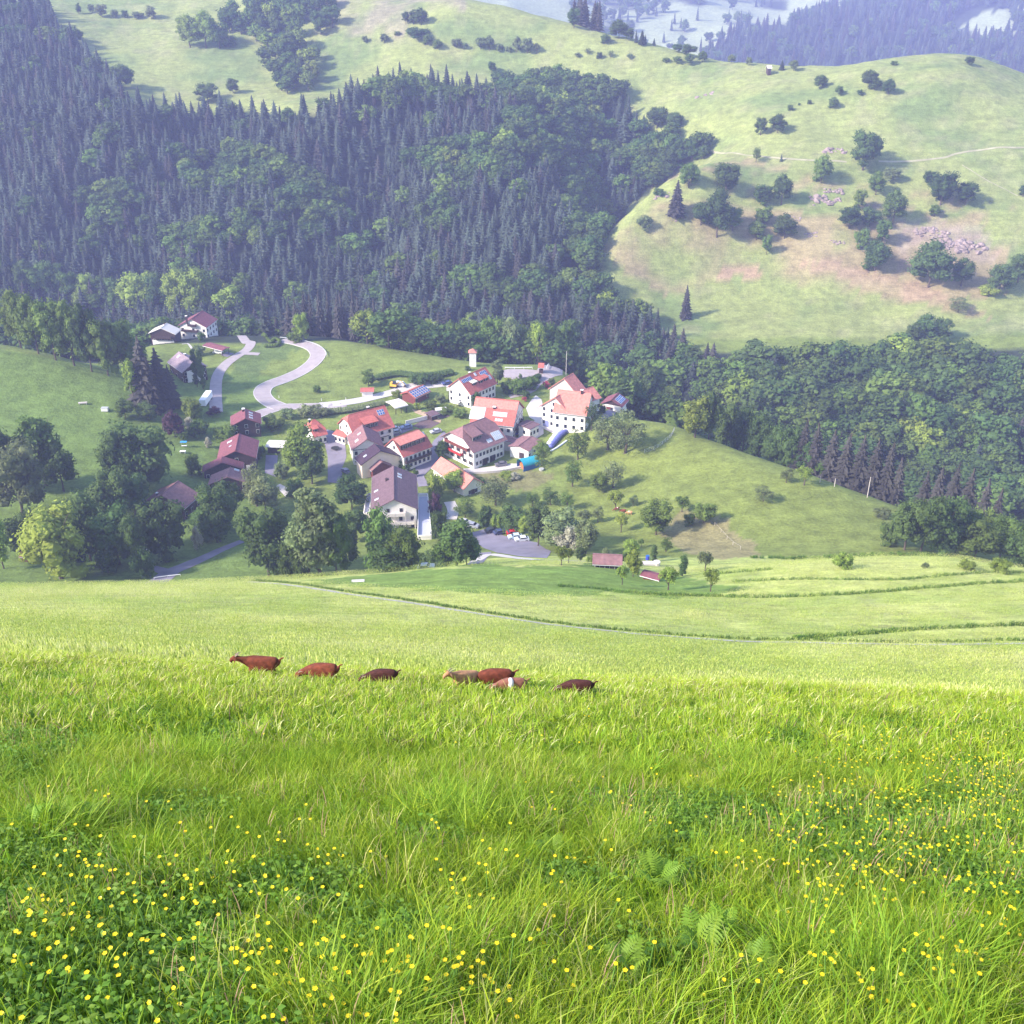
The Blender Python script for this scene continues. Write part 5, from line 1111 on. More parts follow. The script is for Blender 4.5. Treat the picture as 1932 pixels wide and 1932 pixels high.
hedge(V3, [(740,425),(830,400),(930,350),(1010,290)], 2.6, 2.2, m_leafd, 'thick dark hedge along the bank of the upper square')
hedge(V4, [(520,1560),(620,1600),(800,1610),(900,1625)], 1.2, .9, m_leaf, 'low scruffy hedge on the bank below the drive')
hedge(V2, [(520,300),(700,265),(900,285),(1080,270),(1180,250)], 3.2, 2.2, m_leafd, 'rough bramble hedge along the slope above the road')
hedge(V2, [(80,610),(250,590),(420,560),(560,530)], 3.0, 2.0, m_leafg, 'grey-green scrub hedge between the road and the red-roofed houses')
def fence(R, pts, label, ymin=240, gap=2.2, h=1.1, m=None, rails=2, name='fence', cat='fence', pr=.06, rh=.06):
    C = ground_line(R, pts, ymin, .5); r = empty(name, C[0] + Vector((0, 0, float(height(C[0].x, C[0].y))))); tag(r, label, cat); o0 = r.location; acc = gap; prev = None; tops = []
    for i, c in enumerate(C):
        if i: acc += (c - C[i-1]).length
        if acc >= gap:
            acc = 0; z = float(height(c.x, c.y)); p = Vector((c.x, c.y, z)) - o0; b = MB(); b.tube(p - Vector((0, 0, .3)), p + Vector((0, 0, h)), pr, pr, 6); b.build('post', m or m_wood, r); tops.append(p)
    for j in range(rails):
        b = MB()
        for a, c in zip(tops[:-1], tops[1:]):
            zz = h * (.95 - .45 * j); a2 = a + Vector((0, 0, zz)); c2 = c + Vector((0, 0, zz)); b.tube(a2, c2, rh, rh, 5)
        b.build('rail', m or m_wood, r)
fence(V1, [(1330,412),(1500,430),(1640,470),(1730,520),(1755,580)], 'white guard rail round the outer bend of the serpentine road', 300, 4, .8, m_metal, 1, 'guard_rail', 'guard rail', .07, .14)
fence(V3, [(710,205),(880,205),(980,205)], 'white guard rail left of the little red shelter', 300, 3.5, .9, m_frame, 1, 'guard_rail', 'guard rail', .08, .16)
fence(V3, [(1085,205),(1240,207)], 'white guard rail right of the little red shelter', 300, 3.5, .9, m_frame, 1, 'guard_rail', 'guard rail', .08, .16)
fence(R8, [(172,690),(150,728),(90,775),(0,808)], 'pale wire fence running down from the light green trees', 300, 1.6, 1.3, m_metal, 3, rh=.03)
fence(V7, [(1600,60),(1690,160),(1850,300),(1932,330)], 'row of pasture posts beside the brown earth slope', 236, 5, 1.2, m_woodp, 1, pr=.05, rh=.02)
fence(V2, [(350,1150),(600,1130),(830,1110)], 'garden fence along the wall below the inn forecourt', 240, 2.5, 1.0, m_woodp, 2) if False else None
fence(V4, [(190,1625),(330,1605),(490,1590)], 'white rail across the bottom of the drive', 232, 3, .6, m_frame, 1, 'rail', 'rail', .08, .12)
for k, (x, y) in enumerate([(1320,948),(1705,975),(1925,965)]):
    p = hit(*V1(x, y), 300); t = empty('marker_post', p); tag(t, 'white roadside marker post, %s along the inner bend' % ['left one', 'middle one', 'right one'][k], 'marker post', 'marker posts along the road')
    b = MB(); b.box((0, 0, .5), (.22, .12, 1.1)); b.build('post', m_frame, t); b = MB(); b.box((0, 0, .85), (.24, .14, .14)); b.build('band', m_tyre, t)
def pole(R, x, y0, y1, label, ymin=230, r=.14):
    px, pb = R(x, y1); _, pt = R(x, y0); p = hit(px, pb, ymin); h = atY(px, pt, p.y)[2] - p.z
    t = empty('utility_pole', p); tag(t, label, 'pole'); b = MB(); b.tube((0, 0, -.3), (0, 0, h), r, r * .7, 7); b.build('shaft', m_woodp, t)
    b = MB(); b.box((0, 0, h - .5), (1.3, .1, .12)); b.build('crossbar', m_wood, t)
pole(R8, 1143, 925, 1027, 'tall pale pole on the hill crest before the dark spruces')
pole(R8, 978, 932, 972, 'short pale pole on the hill crest, left of the tall one')
pole(R8, 905, 920, 952, 'shortest pale pole on the hill crest')
pole(V3, 1262, 40, 260, 'tall pole at the corner of the upper square', 330)
pole(R8, 1795, 1075, 1130, 'pole beyond the crest at the far right')
# water trough, round things and small garden pieces
def thing1(name, R, x, y, parts, label, cat, ymin=235, rz=0):
    t = empty(name, hit(*R(x, y), ymin), math.radians(rz)); tag(t, label, cat)
    for nm, fn, m in parts: b = MB(); fn(b); b.build(nm, m, t)
thing1('parasol', Q2, 1590, 600, [('pole', lambda b: b.tube((0,0,0),(0,0,2.3),.05,.05,6), m_metal), ('canopy', lambda b: b.tube((0,0,2.0),(0,0,2.7),1.9,.05,8), m_frame)], 'white garden parasol beside the shrubs below the uppermost house', 'parasol')
thing1('greenhouse', Q2, 1320, 715, [('frame', lambda b: b.box((0,0,.8),(4,2,1.6)), m_metal), ('roof', lambda b: b.prism([(-2.1,-1.1,1.6),(-2.1,1.1,1.6),(-2.1,0,2.3)],(4.2,0,0)), m_frame)], 'small white-roofed cold frame at the edge of the dark garden bed', 'greenhouse', rz=15)
thing1('garden_wall', Q2, 880, 880, [('wall', lambda b: b.box((0,0,.6),(9,.3,1.6)), m_frame), ('coping', lambda b: b.box((0,0,1.45),(9.2,.45,.12)), m_conc)], 'white garden wall beside the field bed', 'wall', rz=32)
thing1('trampoline', V4, 1830, 0+450, [('mat', lambda b: b.tube((0,0,.7),(0,0,.78),1.5,1.5,16), m_tyre), ('leg', lambda b: b.tube((1.2,0,0),(1.2,0,.7),.05,.05,5), m_metal)], 'round black trampoline lying in the grey yard', 'trampoline')
thing1('garden_table', V4, 450, 480, [('tabletop', lambda b: b.box((0,0,.75),(2.0,1.2,.08)), m_frame), ('leg', lambda b: b.box((-.8,0,.37),(.1,1,.74)), m_frame), ('leg', lambda b: b.box((.8,0,.37),(.1,1,.74)), m_frame)], 'white garden table on the lawn left of the timber houses', 'table')
thing1('garden_swing', V4, 462, 425, [('canopy', lambda b: b.box((0,0,2.0),(2.2,1.2,.12)), mat('sky_blue_cloth', (.05,.3,.7), .7)), ('seat', lambda b: b.box((0,0,.5),(1.8,.6,.1)), m_frame), ('post', lambda b: b.tube((-.95,0,0),(-.95,0,2),.05,.05,5), m_metal), ('post', lambda b: b.tube((.95,0,0),(.95,0,2),.05,.05,5), m_metal)], 'garden swing with a sky blue canopy on the lawn left of the timber houses', 'garden swing')
thing1('water_tub', V6, 1040, 1000+0-965+1030-0-0-0 if False else 275, [('tub', lambda b: b.tube((0,0,0),(0,0,.7),.8,.9,12), m_metal), ('water', lambda b: b.tube((0,0,.62),(0,0,.66),.8,.8,12), m_glass)], 'round pale water tub on the bare patch below the tarpaulin shelter', 'tub')
thing1('rubbish_container', R4, 545, 885, [('body', lambda b: b.box((0,0,.7),(2.4,1.4,1.2)), m_frame), ('lid', lambda b: b.box((0,0,1.36),(2.5,1.5,.1)), m_metal)], 'small white container at the edge of the left meadow', 'container')
thing1('feed_trough', R4, 430, 850, [('tray', lambda b: b.box((0,0,.6),(3,.8,.4)), m_woodp), ('leg', lambda b: b.box((-1.2,0,.2),(.1,.7,.5)), m_woodp), ('leg', lambda b: b.box((1.2,0,.2),(.1,.7,.5)), m_woodp)], 'long feed trough in the left meadow', 'trough', 300, 10)
thing1('drinking_trough', V7, 920, 470, [('basin', lambda b: b.box((0,0,.4),(3.2,1.6,.8)), m_conc), ('rim', lambda b: b.tube((1.9,0,.0),(1.9,0,1.1),.9,.9,12), m_trim)], 'pinkish concrete basin in the garden plot between the two cypresses', 'basin', 228)
thing1('blue_barrel', V7, 905, 415, [('barrel', lambda b: b.tube((0,0,0),(0,0,1.3),.5,.5,10), mat('barrel_blue', (.05,.07,.55), .4)), ('lid', lambda b: b.tube((0,0,1.3),(0,0,1.36),.52,.52,10), m_tarpb)], 'bright blue barrel beside the left cypress in the garden plot', 'barrel', 228)
thing1('concrete_slab', V5, 345, 1283, [('slab', lambda b: b.box((0,0,.12),(2.6,1.0,.24)), m_conc), ('edge', lambda b: b.box((0,-.6,.1),(2.7,.16,.3)), m_kerb)], 'flat pale concrete slab lying at the meadow edge below the tall trees', 'slab', 180, 5)
# stone wall of the inn forecourt
C = ground_line(V3, [(330,1150),(600,1142),(800,1112),(980,1075)], 240, 1.0); b = MB()
for a, c in zip(C[:-1], C[1:]):
    za = float(height(a.x, a.y)); zc = float(height(c.x, c.y)); m_ = (a + c) / 2; v = c - a; b.box((m_.x, m_.y, (za + zc) / 2), (v.length + .02, .4, 1.6), 0, math.atan2(v.y, v.x))
tag(b.build('retaining_wall', m_conc), 'pale retaining wall in front of the inn forecourt', 'wall')
# rocks across the valley
def rock(R, x, y, s, label, n=5, ymin=500, m=None, grp=None):
    p = hit(*R(x, y), ymin); b = MB()
    rd = random.Random(int(x * 7 + y))
    iv, fi = ico(None)
    for k in range(n * 3):
        c = Vector((rd.uniform(-s, s), rd.uniform(-s * .4, s * .4), 0)); c.z = float(height(p.x + c.x, p.y + c.y)) - p.z; q = s * rd.uniform(.08, .34)
        b.add([(c.x + v[0] * q * rd.uniform(.6, 1.3), c.y + v[1] * q * rd.uniform(.5, 1.2), c.z - q * .2 + v[2] * q * rd.uniform(.4, .8)) for v in iv], fi)
    o = b.build('rock_outcrop', m or m_rock, loc=p); tag(o, label, 'rock', grp)
m_rock = mat('pinkish_rock', (.26, .195, .18), .95, var=.4, vscale=.4, bump=.6, bscale=1.5)
rock(R3, 935, 1010, 9, 'tall pale rock outcrop on the slope below the ragged tree', 9)
rock(R3, 970, 960, 6, 'smaller rock ledge at the top right of the tall outcrop', 6)
rock(R3, 1440, 1165, 8, 'rock ledge at the left end of the broad scree', 9)
rock(R3, 1560, 1230, 10, 'rocky middle of the broad scree on the right pasture', 12)
rock(R3, 1660, 1240, 9, 'rocky right part of the broad scree', 12)
rock(R3, 1510, 1180, 6, 'low stones on the upper edge of the broad scree', 8)
rock(R3, 860, 1180, 4, 'small pink rocks left of the green hollow', 5)
rock(R3, 995, 1220, 4, 'small pink rocks in the green hollow', 5)
rock(R3, 775, 1100, 4, 'scattered stones beside the dark round tree', 5)
rock(R3, 190, 1100, 4, 'pale rocks at the foot of the brown spruce', 4)
rock(R3, 330, 480, 6, 'pink rocks on the green slope high up', 4)
rock(R3, 105, 985, 6, 'pale rock beside the lone brown spruce', 3)
rock(R1, 1150, 1000, 9, 'bare rock face in a gap of the dark forest', 6)
rock(R1, 1180, 1095, 8, 'lower bare rock face in the forest gap', 6)
rock(R3, 980, 755, 7, 'pale stones below the largest round tree', 7)

# ------------------------------------------------------------------ animals
def quad_mesh(name, m, pose, cow=False):
    """one continuous skinned body, facing -X, feet at z=0; height of back about .78 (goat) or 1.35 (cow)"""
    k = 1.0
    V = []; E = []; R = []
    def v(p, r): V.append(p); R.append(r); return len(V) - 1
    def e(a, b): E.append((a, b))
    pel = v((.36, 0, .59), (.16, .20)); mid = v((.05, 0, .54), (.19, .26)); ch = v((-.26, 0, .56), (.16, .24)); e(pel, mid); e(mid, ch)
    rump = v((.46, 0, .60), (.14, .18)); e(pel, rump); r2 = v((.53, 0, .60), (.11, .145)); e(rump, r2); r3 = v((.575, 0, .62), (.06, .08)); e(r2, r3); t0 = v((.60, 0, .68), (.022, .028)); t1 = v((.66, 0, .74), (.022, .026)); t2 = v((.73, 0, .75), (.014, .018)); e(r3, t0); e(t0, t1); e(t1, t2)
    if pose == 'level': nk = [(-.42, 0, .66), (-.60, 0, .70)]; hd = (-.72, 0, .75); mz = (-.85, 0, .65)
    elif pose == 'up': nk = [(-.36, 0, .72), (-.46, 0, .88)]; hd = (-.52, 0, .98); mz = (-.68, 0, .90)
    else: nk = [(-.43, 0, .50), (-.58, 0, .42)]; hd = (-.70, 0, .36); mz = (-.80, 0, .24)
    n1 = v(nk[0], (.10, .14)); n2 = v(nk[1], (.075, .095)); h = v(hd, (.082, .10)); z = v(mz, (.055, .062)); e(ch, n1); e(n1, n2); e(n2, h); e(h, z)
    if pose != 'graze' and not cow: bd = v((mz[0] + .03, 0, mz[2] - .09), (.015, .02)); e(z, bd)
    for s in (-1, 1):
        a = v((-.27, s * .09, .44), (.06, .06)); b = v((-.29, s * .10, .26), (.035, .035)); c = v((-.28, s * .10, .12), (.024, .024)); d = v((-.29, s * .10, .0), (.03, .03)); e(ch, a); e(a, b); e(b, c); e(c, d)
        a = v((.40, s * .10, .42), (.08, .085)); b = v((.33, s * .11, .30), (.045, .045)); c = v((.44, s * .11, .19), (.027, .027)); d = v((.41, s * .11, .0), (.03, .03)); e(pel, a); e(a, b); e(b, c); e(c, d)
    if not cow: u = v((.30, 0, .38), (.07, .06)); e(pel, u)
    me = bpy.data.meshes.new(name); me.from_pydata(V, E, []); me.materials.append(m)
    o = bpy.data.objects.new(name, me); COL.objects.link(o)
    sk = o.modifiers.new('skin', 'SKIN'); sk.use_smooth_shade = True
    L_ = me.skin_vertices[0].data if me.skin_vertices else None
    if L_ is None:
        return o, hd, mz
    for i, r in enumerate(R): L_[i].radius = r
    L_[0].use_root = True
    o.modifiers.new('subdivision', 'SUBSURF').render_levels = 2
    dg = bpy.context.evaluated_depsgraph_get(); ev = o.evaluated_get(dg)
    md = o.modifiers['subdivision']; md.levels = 2; dg.update(); ev = o.evaluated_get(dg)
    nm = bpy.data.meshes.new_from_object(ev); nm.name = name; nm.materials.clear(); nm.materials.append(m)
    bpy.data.objects.remove(o)
    nm.polygons.foreach_set('use_smooth', [True] * len(nm.polygons))
    return nm, hd, mz
def ear_mesh(m):
    b = MB(); b.add([(0, 0, 0), (.06, .045, .02), (.19, 0, -.05), (.06, -.045, .02), (.05, 0, -.02)], [(0, 1, 4), (1, 2, 4), (2, 3, 4), (3, 0, 4), (3, 2, 1, 0)]); return b.mesh('ear', m)
def animal(px, pback, pfeet, ang, pose, m, label, cat, name, cow=False, patch_=None, ymin=8, sc=None, R=D_):
    pfeet -= 7 if not cow else 0; a, b_ = R(px, pfeet); p = hit(a, b_, ymin); d = p.y * CP - p.z * SP
    _, bb = R(px, pback); s = sc or (b_ - bb) * d / F / .76 * 1.22
    t = empty(name, p, math.radians(ang)); fx, fy = -math.cos(math.radians(ang)) * .45, -math.sin(math.radians(ang)) * .45
    t.rotation_euler.y = .85 * math.atan((float(height(p.x + fx, p.y + fy)) - float(height(p.x - fx, p.y - fy))) / .9); tag(t, label, cat, 'brown goats grazing on the brow' if not cow else 'brown cows on the orchard slope')
    me, hd, mz = quad_mesh('body', m, pose, cow); o = link('body', me, t, sc=s)
    e_ = ear_mesh(m)
    for sg in (-1, 1): link('ear', e_, t, Vector((hd[0] + .02, sg * .06, hd[2] + .03)) * s, sg * math.pi / 2 + math.pi * 0, s)
    mh = mat('horn', (.25, .2, .16), .6)
    if not cow:
        for sg in (-1, 1):
            b = MB(); b.tube((hd[0] + .02, sg * .03, hd[2] + .06), (hd[0] + .10, sg * .05, hd[2] + .14), .024, .018, 6); b.tube((hd[0] + .10, sg * .05, hd[2] + .14), (hd[0] + .19, sg * .07, hd[2] + .15), .018, .006, 6); o2 = b.build('horn', mh, t); o2.scale = (s, s, s)
    if patch_:
        b = MB(); b.blob(patch_[0], patch_[1], 0, 10, 7); o2 = b.build('white_patch', mat('white_coat', (.75, .68, .66), .9), t, True); o2.scale = (s, s, s)
    return t
g_br = mat('coat_brown', (.17, .040, .022), .8, var=.45, vscale=7, bump=.5, bscale=60); g_dk = mat('coat_dark', (.07, .020, .018), .8, var=.4, vscale=7, bump=.5, bscale=60)
g_tan = mat('coat_tan', (.55, .27, .14), .85, var=.25, vscale=7, bump=.5, bscale=60); g_pk = mat('coat_pink', (.30, .12, .085), .85, var=.25, vscale=7, bump=.5, bscale=60)
animal(492, 1240, 1286, 4, 'level', g_br, 'brown goat walking left with its neck stretched out, leftmost of the herd', 'goat', 'goat')
animal(608, 1252, 1298, -6, 'graze', g_br, 'reddish brown goat with a pale face grazing, second from the left', 'goat', 'goat', patch_=((-.69, 0, .16), (.05, .045, .06)))
animal(718, 1263, 1303, 5, 'graze', g_dk, 'small dark brown goat grazing alone, third from the left', 'goat', 'goat')
animal(868, 1270, 1312, 35, 'level', g_tan, 'light tan goat facing forward left of the big brown goat', 'goat', 'goat', sc=.56)
animal(925, 1263, 1312, 12, 'graze', g_br, 'big dark-backed brown goat in the middle of the close group', 'goat', 'goat')
animal(958, 1280, 1320, 14, 'graze', g_pk, 'pinkish goat with a white flank patch in front of the big brown goat', 'goat', 'goat', patch_=((-.02, -.05, .56), (.13, .19, .245)))
animal(1083, 1283, 1325, 6, 'graze', g_dk, 'dark brown goat grazing apart at the right end of the herd', 'goat', 'goat')
animal(1722, 612, 642, 8, 'graze', g_br, 'brown cow, left of the three on the orchard slope', 'cow', 'cow', True, ((.2, 0, .6), (.2, .17, .2)), 235, None, V6)
animal(1782, 630, 660, -20, 'graze', g_br, 'brown cow in the middle of the three on the orchard slope', 'cow', 'cow', True, None, 235, None, V6)
animal(1838, 645, 677, -28, 'graze', g_tan, 'lighter brown cow, right of the three on the orchard slope', 'cow', 'cow', True, ((0, 0, .6), (.14, .18, .2)), 235, None, V6)

# ------------------------------------------------------------------ meadow grass
def gm(name, c, ov=.22, tr=.35): return mat(name, c, .6, obj_var=ov, trans=tr, spec=.35)
m_g1 = gm('grass_green', (.20, .325, .018)); m_g2 = gm('grass_yellow_green', (.34, .44, .028)); m_g3 = gm('grass_pale', (.48, .49, .15)); m_g4 = gm('grass_dark', (.075, .16, .02))
m_g5 = gm('leaf_low', (.15, .27, .028)); m_g6 = gm('grass_stem_pink', (.40, .26, .17)); m_hay = gm('hay_blade', (.52, .56, .15)); m_hay2 = gm('hay_green', (.33, .42, .075)); m_hay3 = gm('hay_head', (.60, .60, .28))
def clump(name, seed, n, rad, h0, h1, w, ms, pr, bend=.5, leafy=0, leafsz=.05):
    g = np.random.default_rng(seed); V = []; ff = []; cn = []; mi = []; b = 0
    for i in range(n):
        a = g.uniform(0, 6.283); r = rad * math.sqrt(g.random()); x, y = math.cos(a) * r, math.sin(a) * r; h = g.uniform(h0, h1)
        d = g.uniform(0, 6.283); bx, by = math.cos(d), math.sin(d); bn = bend * h * g.uniform(.15, 1.1); ww = w * g.uniform(.6, 1.3); t = g.uniform(0, 6.283); tx, ty = math.cos(t) * ww, math.sin(t) * ww
        k = int(g.choice(len(ms), p=pr))
        P = [(x - tx, y - ty, -.03), (x + tx, y + ty, -.03), (x + bx*bn*.3 - tx*.8, y + by*bn*.3 - ty*.8, h*.55), (x + bx*bn*.3 + tx*.8, y + by*bn*.3 + ty*.8, h*.55), (x + bx*bn*.75 - tx*.4, y + by*bn*.75 - ty*.4, h*.88), (x + bx*bn*.75 + tx*.4, y + by*bn*.75 + ty*.4, h*.88), (x + bx*bn*1.15, y + by*bn*1.15, h * .96)]
        V += P; ff += [b, b+1, b+3, b+2, b+2, b+3, b+5, b+4, b+4, b+5, b+6]; cn += [4, 4, 3]; mi += [k] * 3; b += 7
    for i in range(leafy):
        a = g.uniform(0, 6.283); r = rad * math.sqrt(g.random()); c = np.array([[math.cos(a) * r, math.sin(a) * r, g.uniform(h0 * .2, h1 * .75)]])
        Q = leaf_quads(c, np.array([[0, 0, 1.]]), leafsz, g, .6); V += [tuple(q) for q in Q]; ff += [b, b+1, b+2, b+3]; cn.append(4); mi.append(len(ms) - 1); b += 4
    return mesh_np(name, V, ff, cn, mats=ms, mi=mi)
GK = [clump('a', 1, 80, .20, .14, .36, .0029, [m_g1, m_g2], [.6, .4]), clump('b', 2, 80, .20, .16, .40, .0029, [m_g1, m_g2, m_g3], [.35, .5, .15]),
      clump('c', 3, 60, .20, .10, .30, .0055, [m_g1, m_g4, m_g5], [.55, .35, .10], leafy=50, leafsz=.03), clump('d', 4, 70, .20, .18, .48, .004, [m_g2, m_g3, m_g6], [.5, .38, .12], bend=.35),
      clump('e', 5, 34, .20, .10, .30, .006, [m_g4, m_g5], [.6, .4], leafy=70, leafsz=.035), clump('f', 6, 110, .16, .3, .62, .005, [m_g1, m_g2], [.7, .3], bend=.9),
      clump('g', 7, 60, .30, .16, .42, .009, [m_g1, m_g2], [.5, .5]), clump('h', 8, 60, .30, .18, .46, .009, [m_g2, m_g3, m_g6, m_hay3], [.50, .28, .10, .12]), clump('i', 9, 60, .30, .12, .34, .010, [m_g1, m_g4, m_g5], [.6, .3, .1], leafy=20, leafsz=.07)]
g = np.random.default_rng(77); pts = []
dark = [(390,1412,50,26),(35,1462,60,22),(80,1292,40,10),(820,1322,40,10),(940,1320,34,9),(1445,1358,20,8),(1250,1665,60,30),(1500,1420,40,16),(700,1800,120,50),(1230,1860,90,50),(820,1600,60,18),(60,1720,100,60),(330,1560,90,24),(560,1700,110,60),(1300,1620,60,24),(1080,1700,60,30),(150,1850,120,60)]
def add_grass(y0, y1, dens, big):
    n_rows = max(1, int((y1 - y0) / .25))
    for i in range(n_rows):
        ya = y0 + (y1 - y0) * i / n_rows; yb = y0 + (y1 - y0) * (i + 1) / n_rows; wd_ = .80 * (ya + 2.2); n = int(wd_ * 2 * (yb - ya) * dens)
        x = g.uniform(-wd_, wd_, n); y = g.uniform(ya, yb, n); z = height(x, y); px, py = project(x, y, z); nz = fbm(x / 1.1, y / 1.1, 91); n2 = fbm(x / 3.2, y / 3.2, 95); n3 = fbm(x * 1.7, y * 1.7, 99)
        dk = ell(px + (nz - .5) * 60, py + (nz - .5) * 40, dark)
        for k in range(n):
            q = g.random(); low = min(max((py[k] - 1500) / 400, 0), 1)  # low adds darker clumps downslope: dark green leaves plus gap shadow as colour
            if big: kd = 8 if dk[k] else (7 if g.random() < .8 * min(max((y[k] - 13) / 8, 0), 1) or q < .12 + .40 * max(0, (1480 - py[k]) / 220) * (n2[k] > .42) else (8 if n2[k] < .42 and q < .5 else 6))
            else: kd = (4 if q < .4 else (2 if q < .75 else 0)) if dk[k] else (2 if n2[k] < .42 + .16 * low and q < .85 else (5 if n3[k] > .68 and q < .35 else (0 if nz[k] < .5 else 1)))
            if not big and not dk[k] and q > .93: kd = 3
            s = g.uniform(.75, 1.25) * (1.0 if nz[k] > .4 else .8) * (.8 if kd == 4 else 1)
            pts.append((x[k], y[k], z[k], s * (.50 + .10 * min(y[k] / 9, 1) - .20 * min(max((y[k] - 11) / 6, 0), 1) - .18 * min(max((y[k] - 15.5) / 2, 0), 1) * (abs(x[k] + 2) < 7)), kd, g.uniform(0, 6.28), g.uniform(.75, 1.1)))
add_grass(.6, 4, 120, False); add_grass(4, 9, 85, False); add_grass(9, 15, 44, True); add_grass(15, 27, 20, True)
print('grass clumps', len(pts))
instancer('meadow_grass', pts, GK, 'tall lush meadow grass filling the foreground slope')
# lighter hay meadow below the brow
HK = [clump('a', 21, 110, 1.3, .09, .22, .016, [m_hay, m_hay2, m_hay3], [.42, .36, .22]), clump('b', 22, 110, 1.3, .08, .20, .016, [m_hay2, m_hay], [.7, .3]), clump('c', 23, 90, 1.3, .10, .24, .016, [m_hay, m_hay3], [.55, .45]),
      clump('d', 24, 60, .6, .3, .7, .03, [m_g1, m_g4], [.3, .7]), clump('e', 25, 40, .28, .3, .7, .02, [m_g4, m_hay2], [.75, .25])]
hp = []
for ya, yb, dn in ((26, 50, 1.0), (50, 110, .6), (110, 222, .26)):
    n = int((yb**2 - ya**2) * .60 * dn); y = np.sqrt(g.uniform(ya**2, yb**2, n)); x = g.uniform(-.60, .60, n) * y; z = height(x, y); nz = fbm(x / 22, y / 14, 41); n2 = fbm(x / 6, y / 4, 49); px, py = project(x, y, z)
    lawn = inpoly(px, py, [(560,1096),(900,1066),(1160,1066),(1420,1110),(1350,1126),(1000,1122),(700,1108)])
    tk = np.full(n, 1e9)
    for c in TRK: tk = np.minimum(tk, np.hypot(x - c.x, y - c.y))
    for k in range(n):
        if lawn[k] or tk[k] < 1.1 + 1.2 * (y[k] > 110): continue
        hp.append((x[k], y[k], z[k], g.uniform(.7, 1.2), 1 if nz[k] > .50 else (2 if n2[k] > .55 else 0), g.uniform(0, 6.28), 1 + y[k] / 300))
def bank(pts_, sp, kd, h, ymin=30, jit=.3, R=D_):
    C = ground_line(R, pts_, ymin, sp)
    for c in C:
        x = c.x + g.uniform(-jit, jit); y = c.y + g.uniform(-jit, jit); hp.append((x, y, float(height(x, y)), h * g.uniform(.6, 1.3), kd, g.uniform(0, 6.28), g.uniform(.8, 1.3)))
bank([(480,1096),(600,1108),(720,1126),(850,1146),(1000,1169),(1200,1192),(1350,1203),(1500,1208),(1700,1212),(1932,1209)], .33, 4, .75)
bank([(1500,1206),(1620,1198),(1750,1188),(1932,1180)], .45, 3, .8)
bank([(0,690),(300,705),(600,745),(900,765),(1300,785),(1932,803)], .6, 3, .9, 60, R=V7)
bank([(0,1515),(400,1525),(700,1530),(1000,1518),(1250,1500),(1500,1480),(1932,1450)], .6, 3, .9, 60, R=R8)
bank([(480,1452),(700,1442),(900,1438),(1250,1442),(1500,1425),(1932,1408)], .7, 3, .7, 60, R=R8)
bank([(400,1412),(520,1402),(655,1390)], .6, 3, .9, 60, R=R8)
bank([(560,1330),(760,1335),(960,1330),(1080,1325),(1300,1315),(1500,1318),(1700,1345)], .6, 3, 1.3, 150, 1.0, R=R8)
instancer('hay_meadow_grass', hp, HK, 'paler hay meadow grass below the brow with darker bank lines')

# ------------------------------------------------------------------ ferns, buttercups
def frond_mesh(seed):
    g_ = np.random.default_rng(seed); V = []; ff = []; cn = []; b = 0; n = 16
    def c(t): return np.array([.55 * t, 0, .42 * math.sin(t * 2.0) * (1 - .15 * t)])
    for i in range(1, n):
        t = i / n; p = c(t); l = .17 * math.sin(math.pi * min(1, t * .95 + .08)) ** .8; q = c(t + .03)
        for s in (-1, 1):
            tip = p + np.array([.06, s * l, -.03 * g_.uniform(.3, 1.3)]); m_ = p * .5 + tip * .5 + np.array([.018, 0, .008])
            V += [tuple(p), tuple(q), tuple(m_ + np.array([.012, 0, 0])), tuple(tip), tuple(m_ - np.array([.03, 0, 0]))]; ff += [b, b+1, b+2, b+3, b+4]; cn.append(5); b += 5
    for i in range(n):
        p, q = c(i / n), c((i + 1) / n); V += [(p[0], -.004, p[2]), (p[0], .004, p[2]), (q[0], .004, q[2]), (q[0], -.004, q[2])]; ff += [b, b+1, b+2, b+3]; cn.append(4); b += 4
    return mesh_np('frond', V, ff, cn, gm('fern_green', (.20, .33, .035), .15, .4))
FR = [frond_mesh(s) for s in (1, 2, 3)]
def fern(px, py, s, label, n=7):
    t = empty('fern', hit(px, py, .8)); tag(t, label, 'fern', 'ferns in the meadow'); rd = random.Random(int(px))
    for k in range(n):
        o = link('frond', FR[k % 3], t, (0, 0, .05), k * 6.283 / n + rd.uniform(-.3, .3), s * rd.uniform(.55, .8)); o.rotation_euler.y = rd.uniform(-.7, -.25)
for a in [(1310,1835,.62,'light green fern low in the grass, largest of the right-hand ferns'),(1350,1800,.5,'fern with upright fronds just right of the largest right-hand fern'),(1235,1690,.55,'fern above a dark hollow in the grass right of the centre'),(1040,1640,.45,'small fern right of the dark dock leaves in the centre'),
          (130,1580,.6,'bright yellow-green fern at the left edge of the meadow'),(70,1590,.5,'fern nearest the left edge, beside a bright one'),(185,1572,.5,'fern right of the bright yellow-green one at the left'),(1625,1490,.5,'pale fern near the buttercups on the right'),
          (1180,1870,.5,'fern near the bottom edge, left of the largest right-hand fern'),(1490,1395,.6,'fern near the upper right, beyond the buttercups'),(1420,1870,.45,'small fern near the bottom edge, right of the largest one'),(620,1850,.45,'small fern among buttercups near the bottom edge')]:
    fern(*a)
m_pet = mat('buttercup_yellow', (.85, .62, .01), .35, trans=.2, spec=.5); m_stem = mat('flower_stem', (.10, .20, .03), .7)
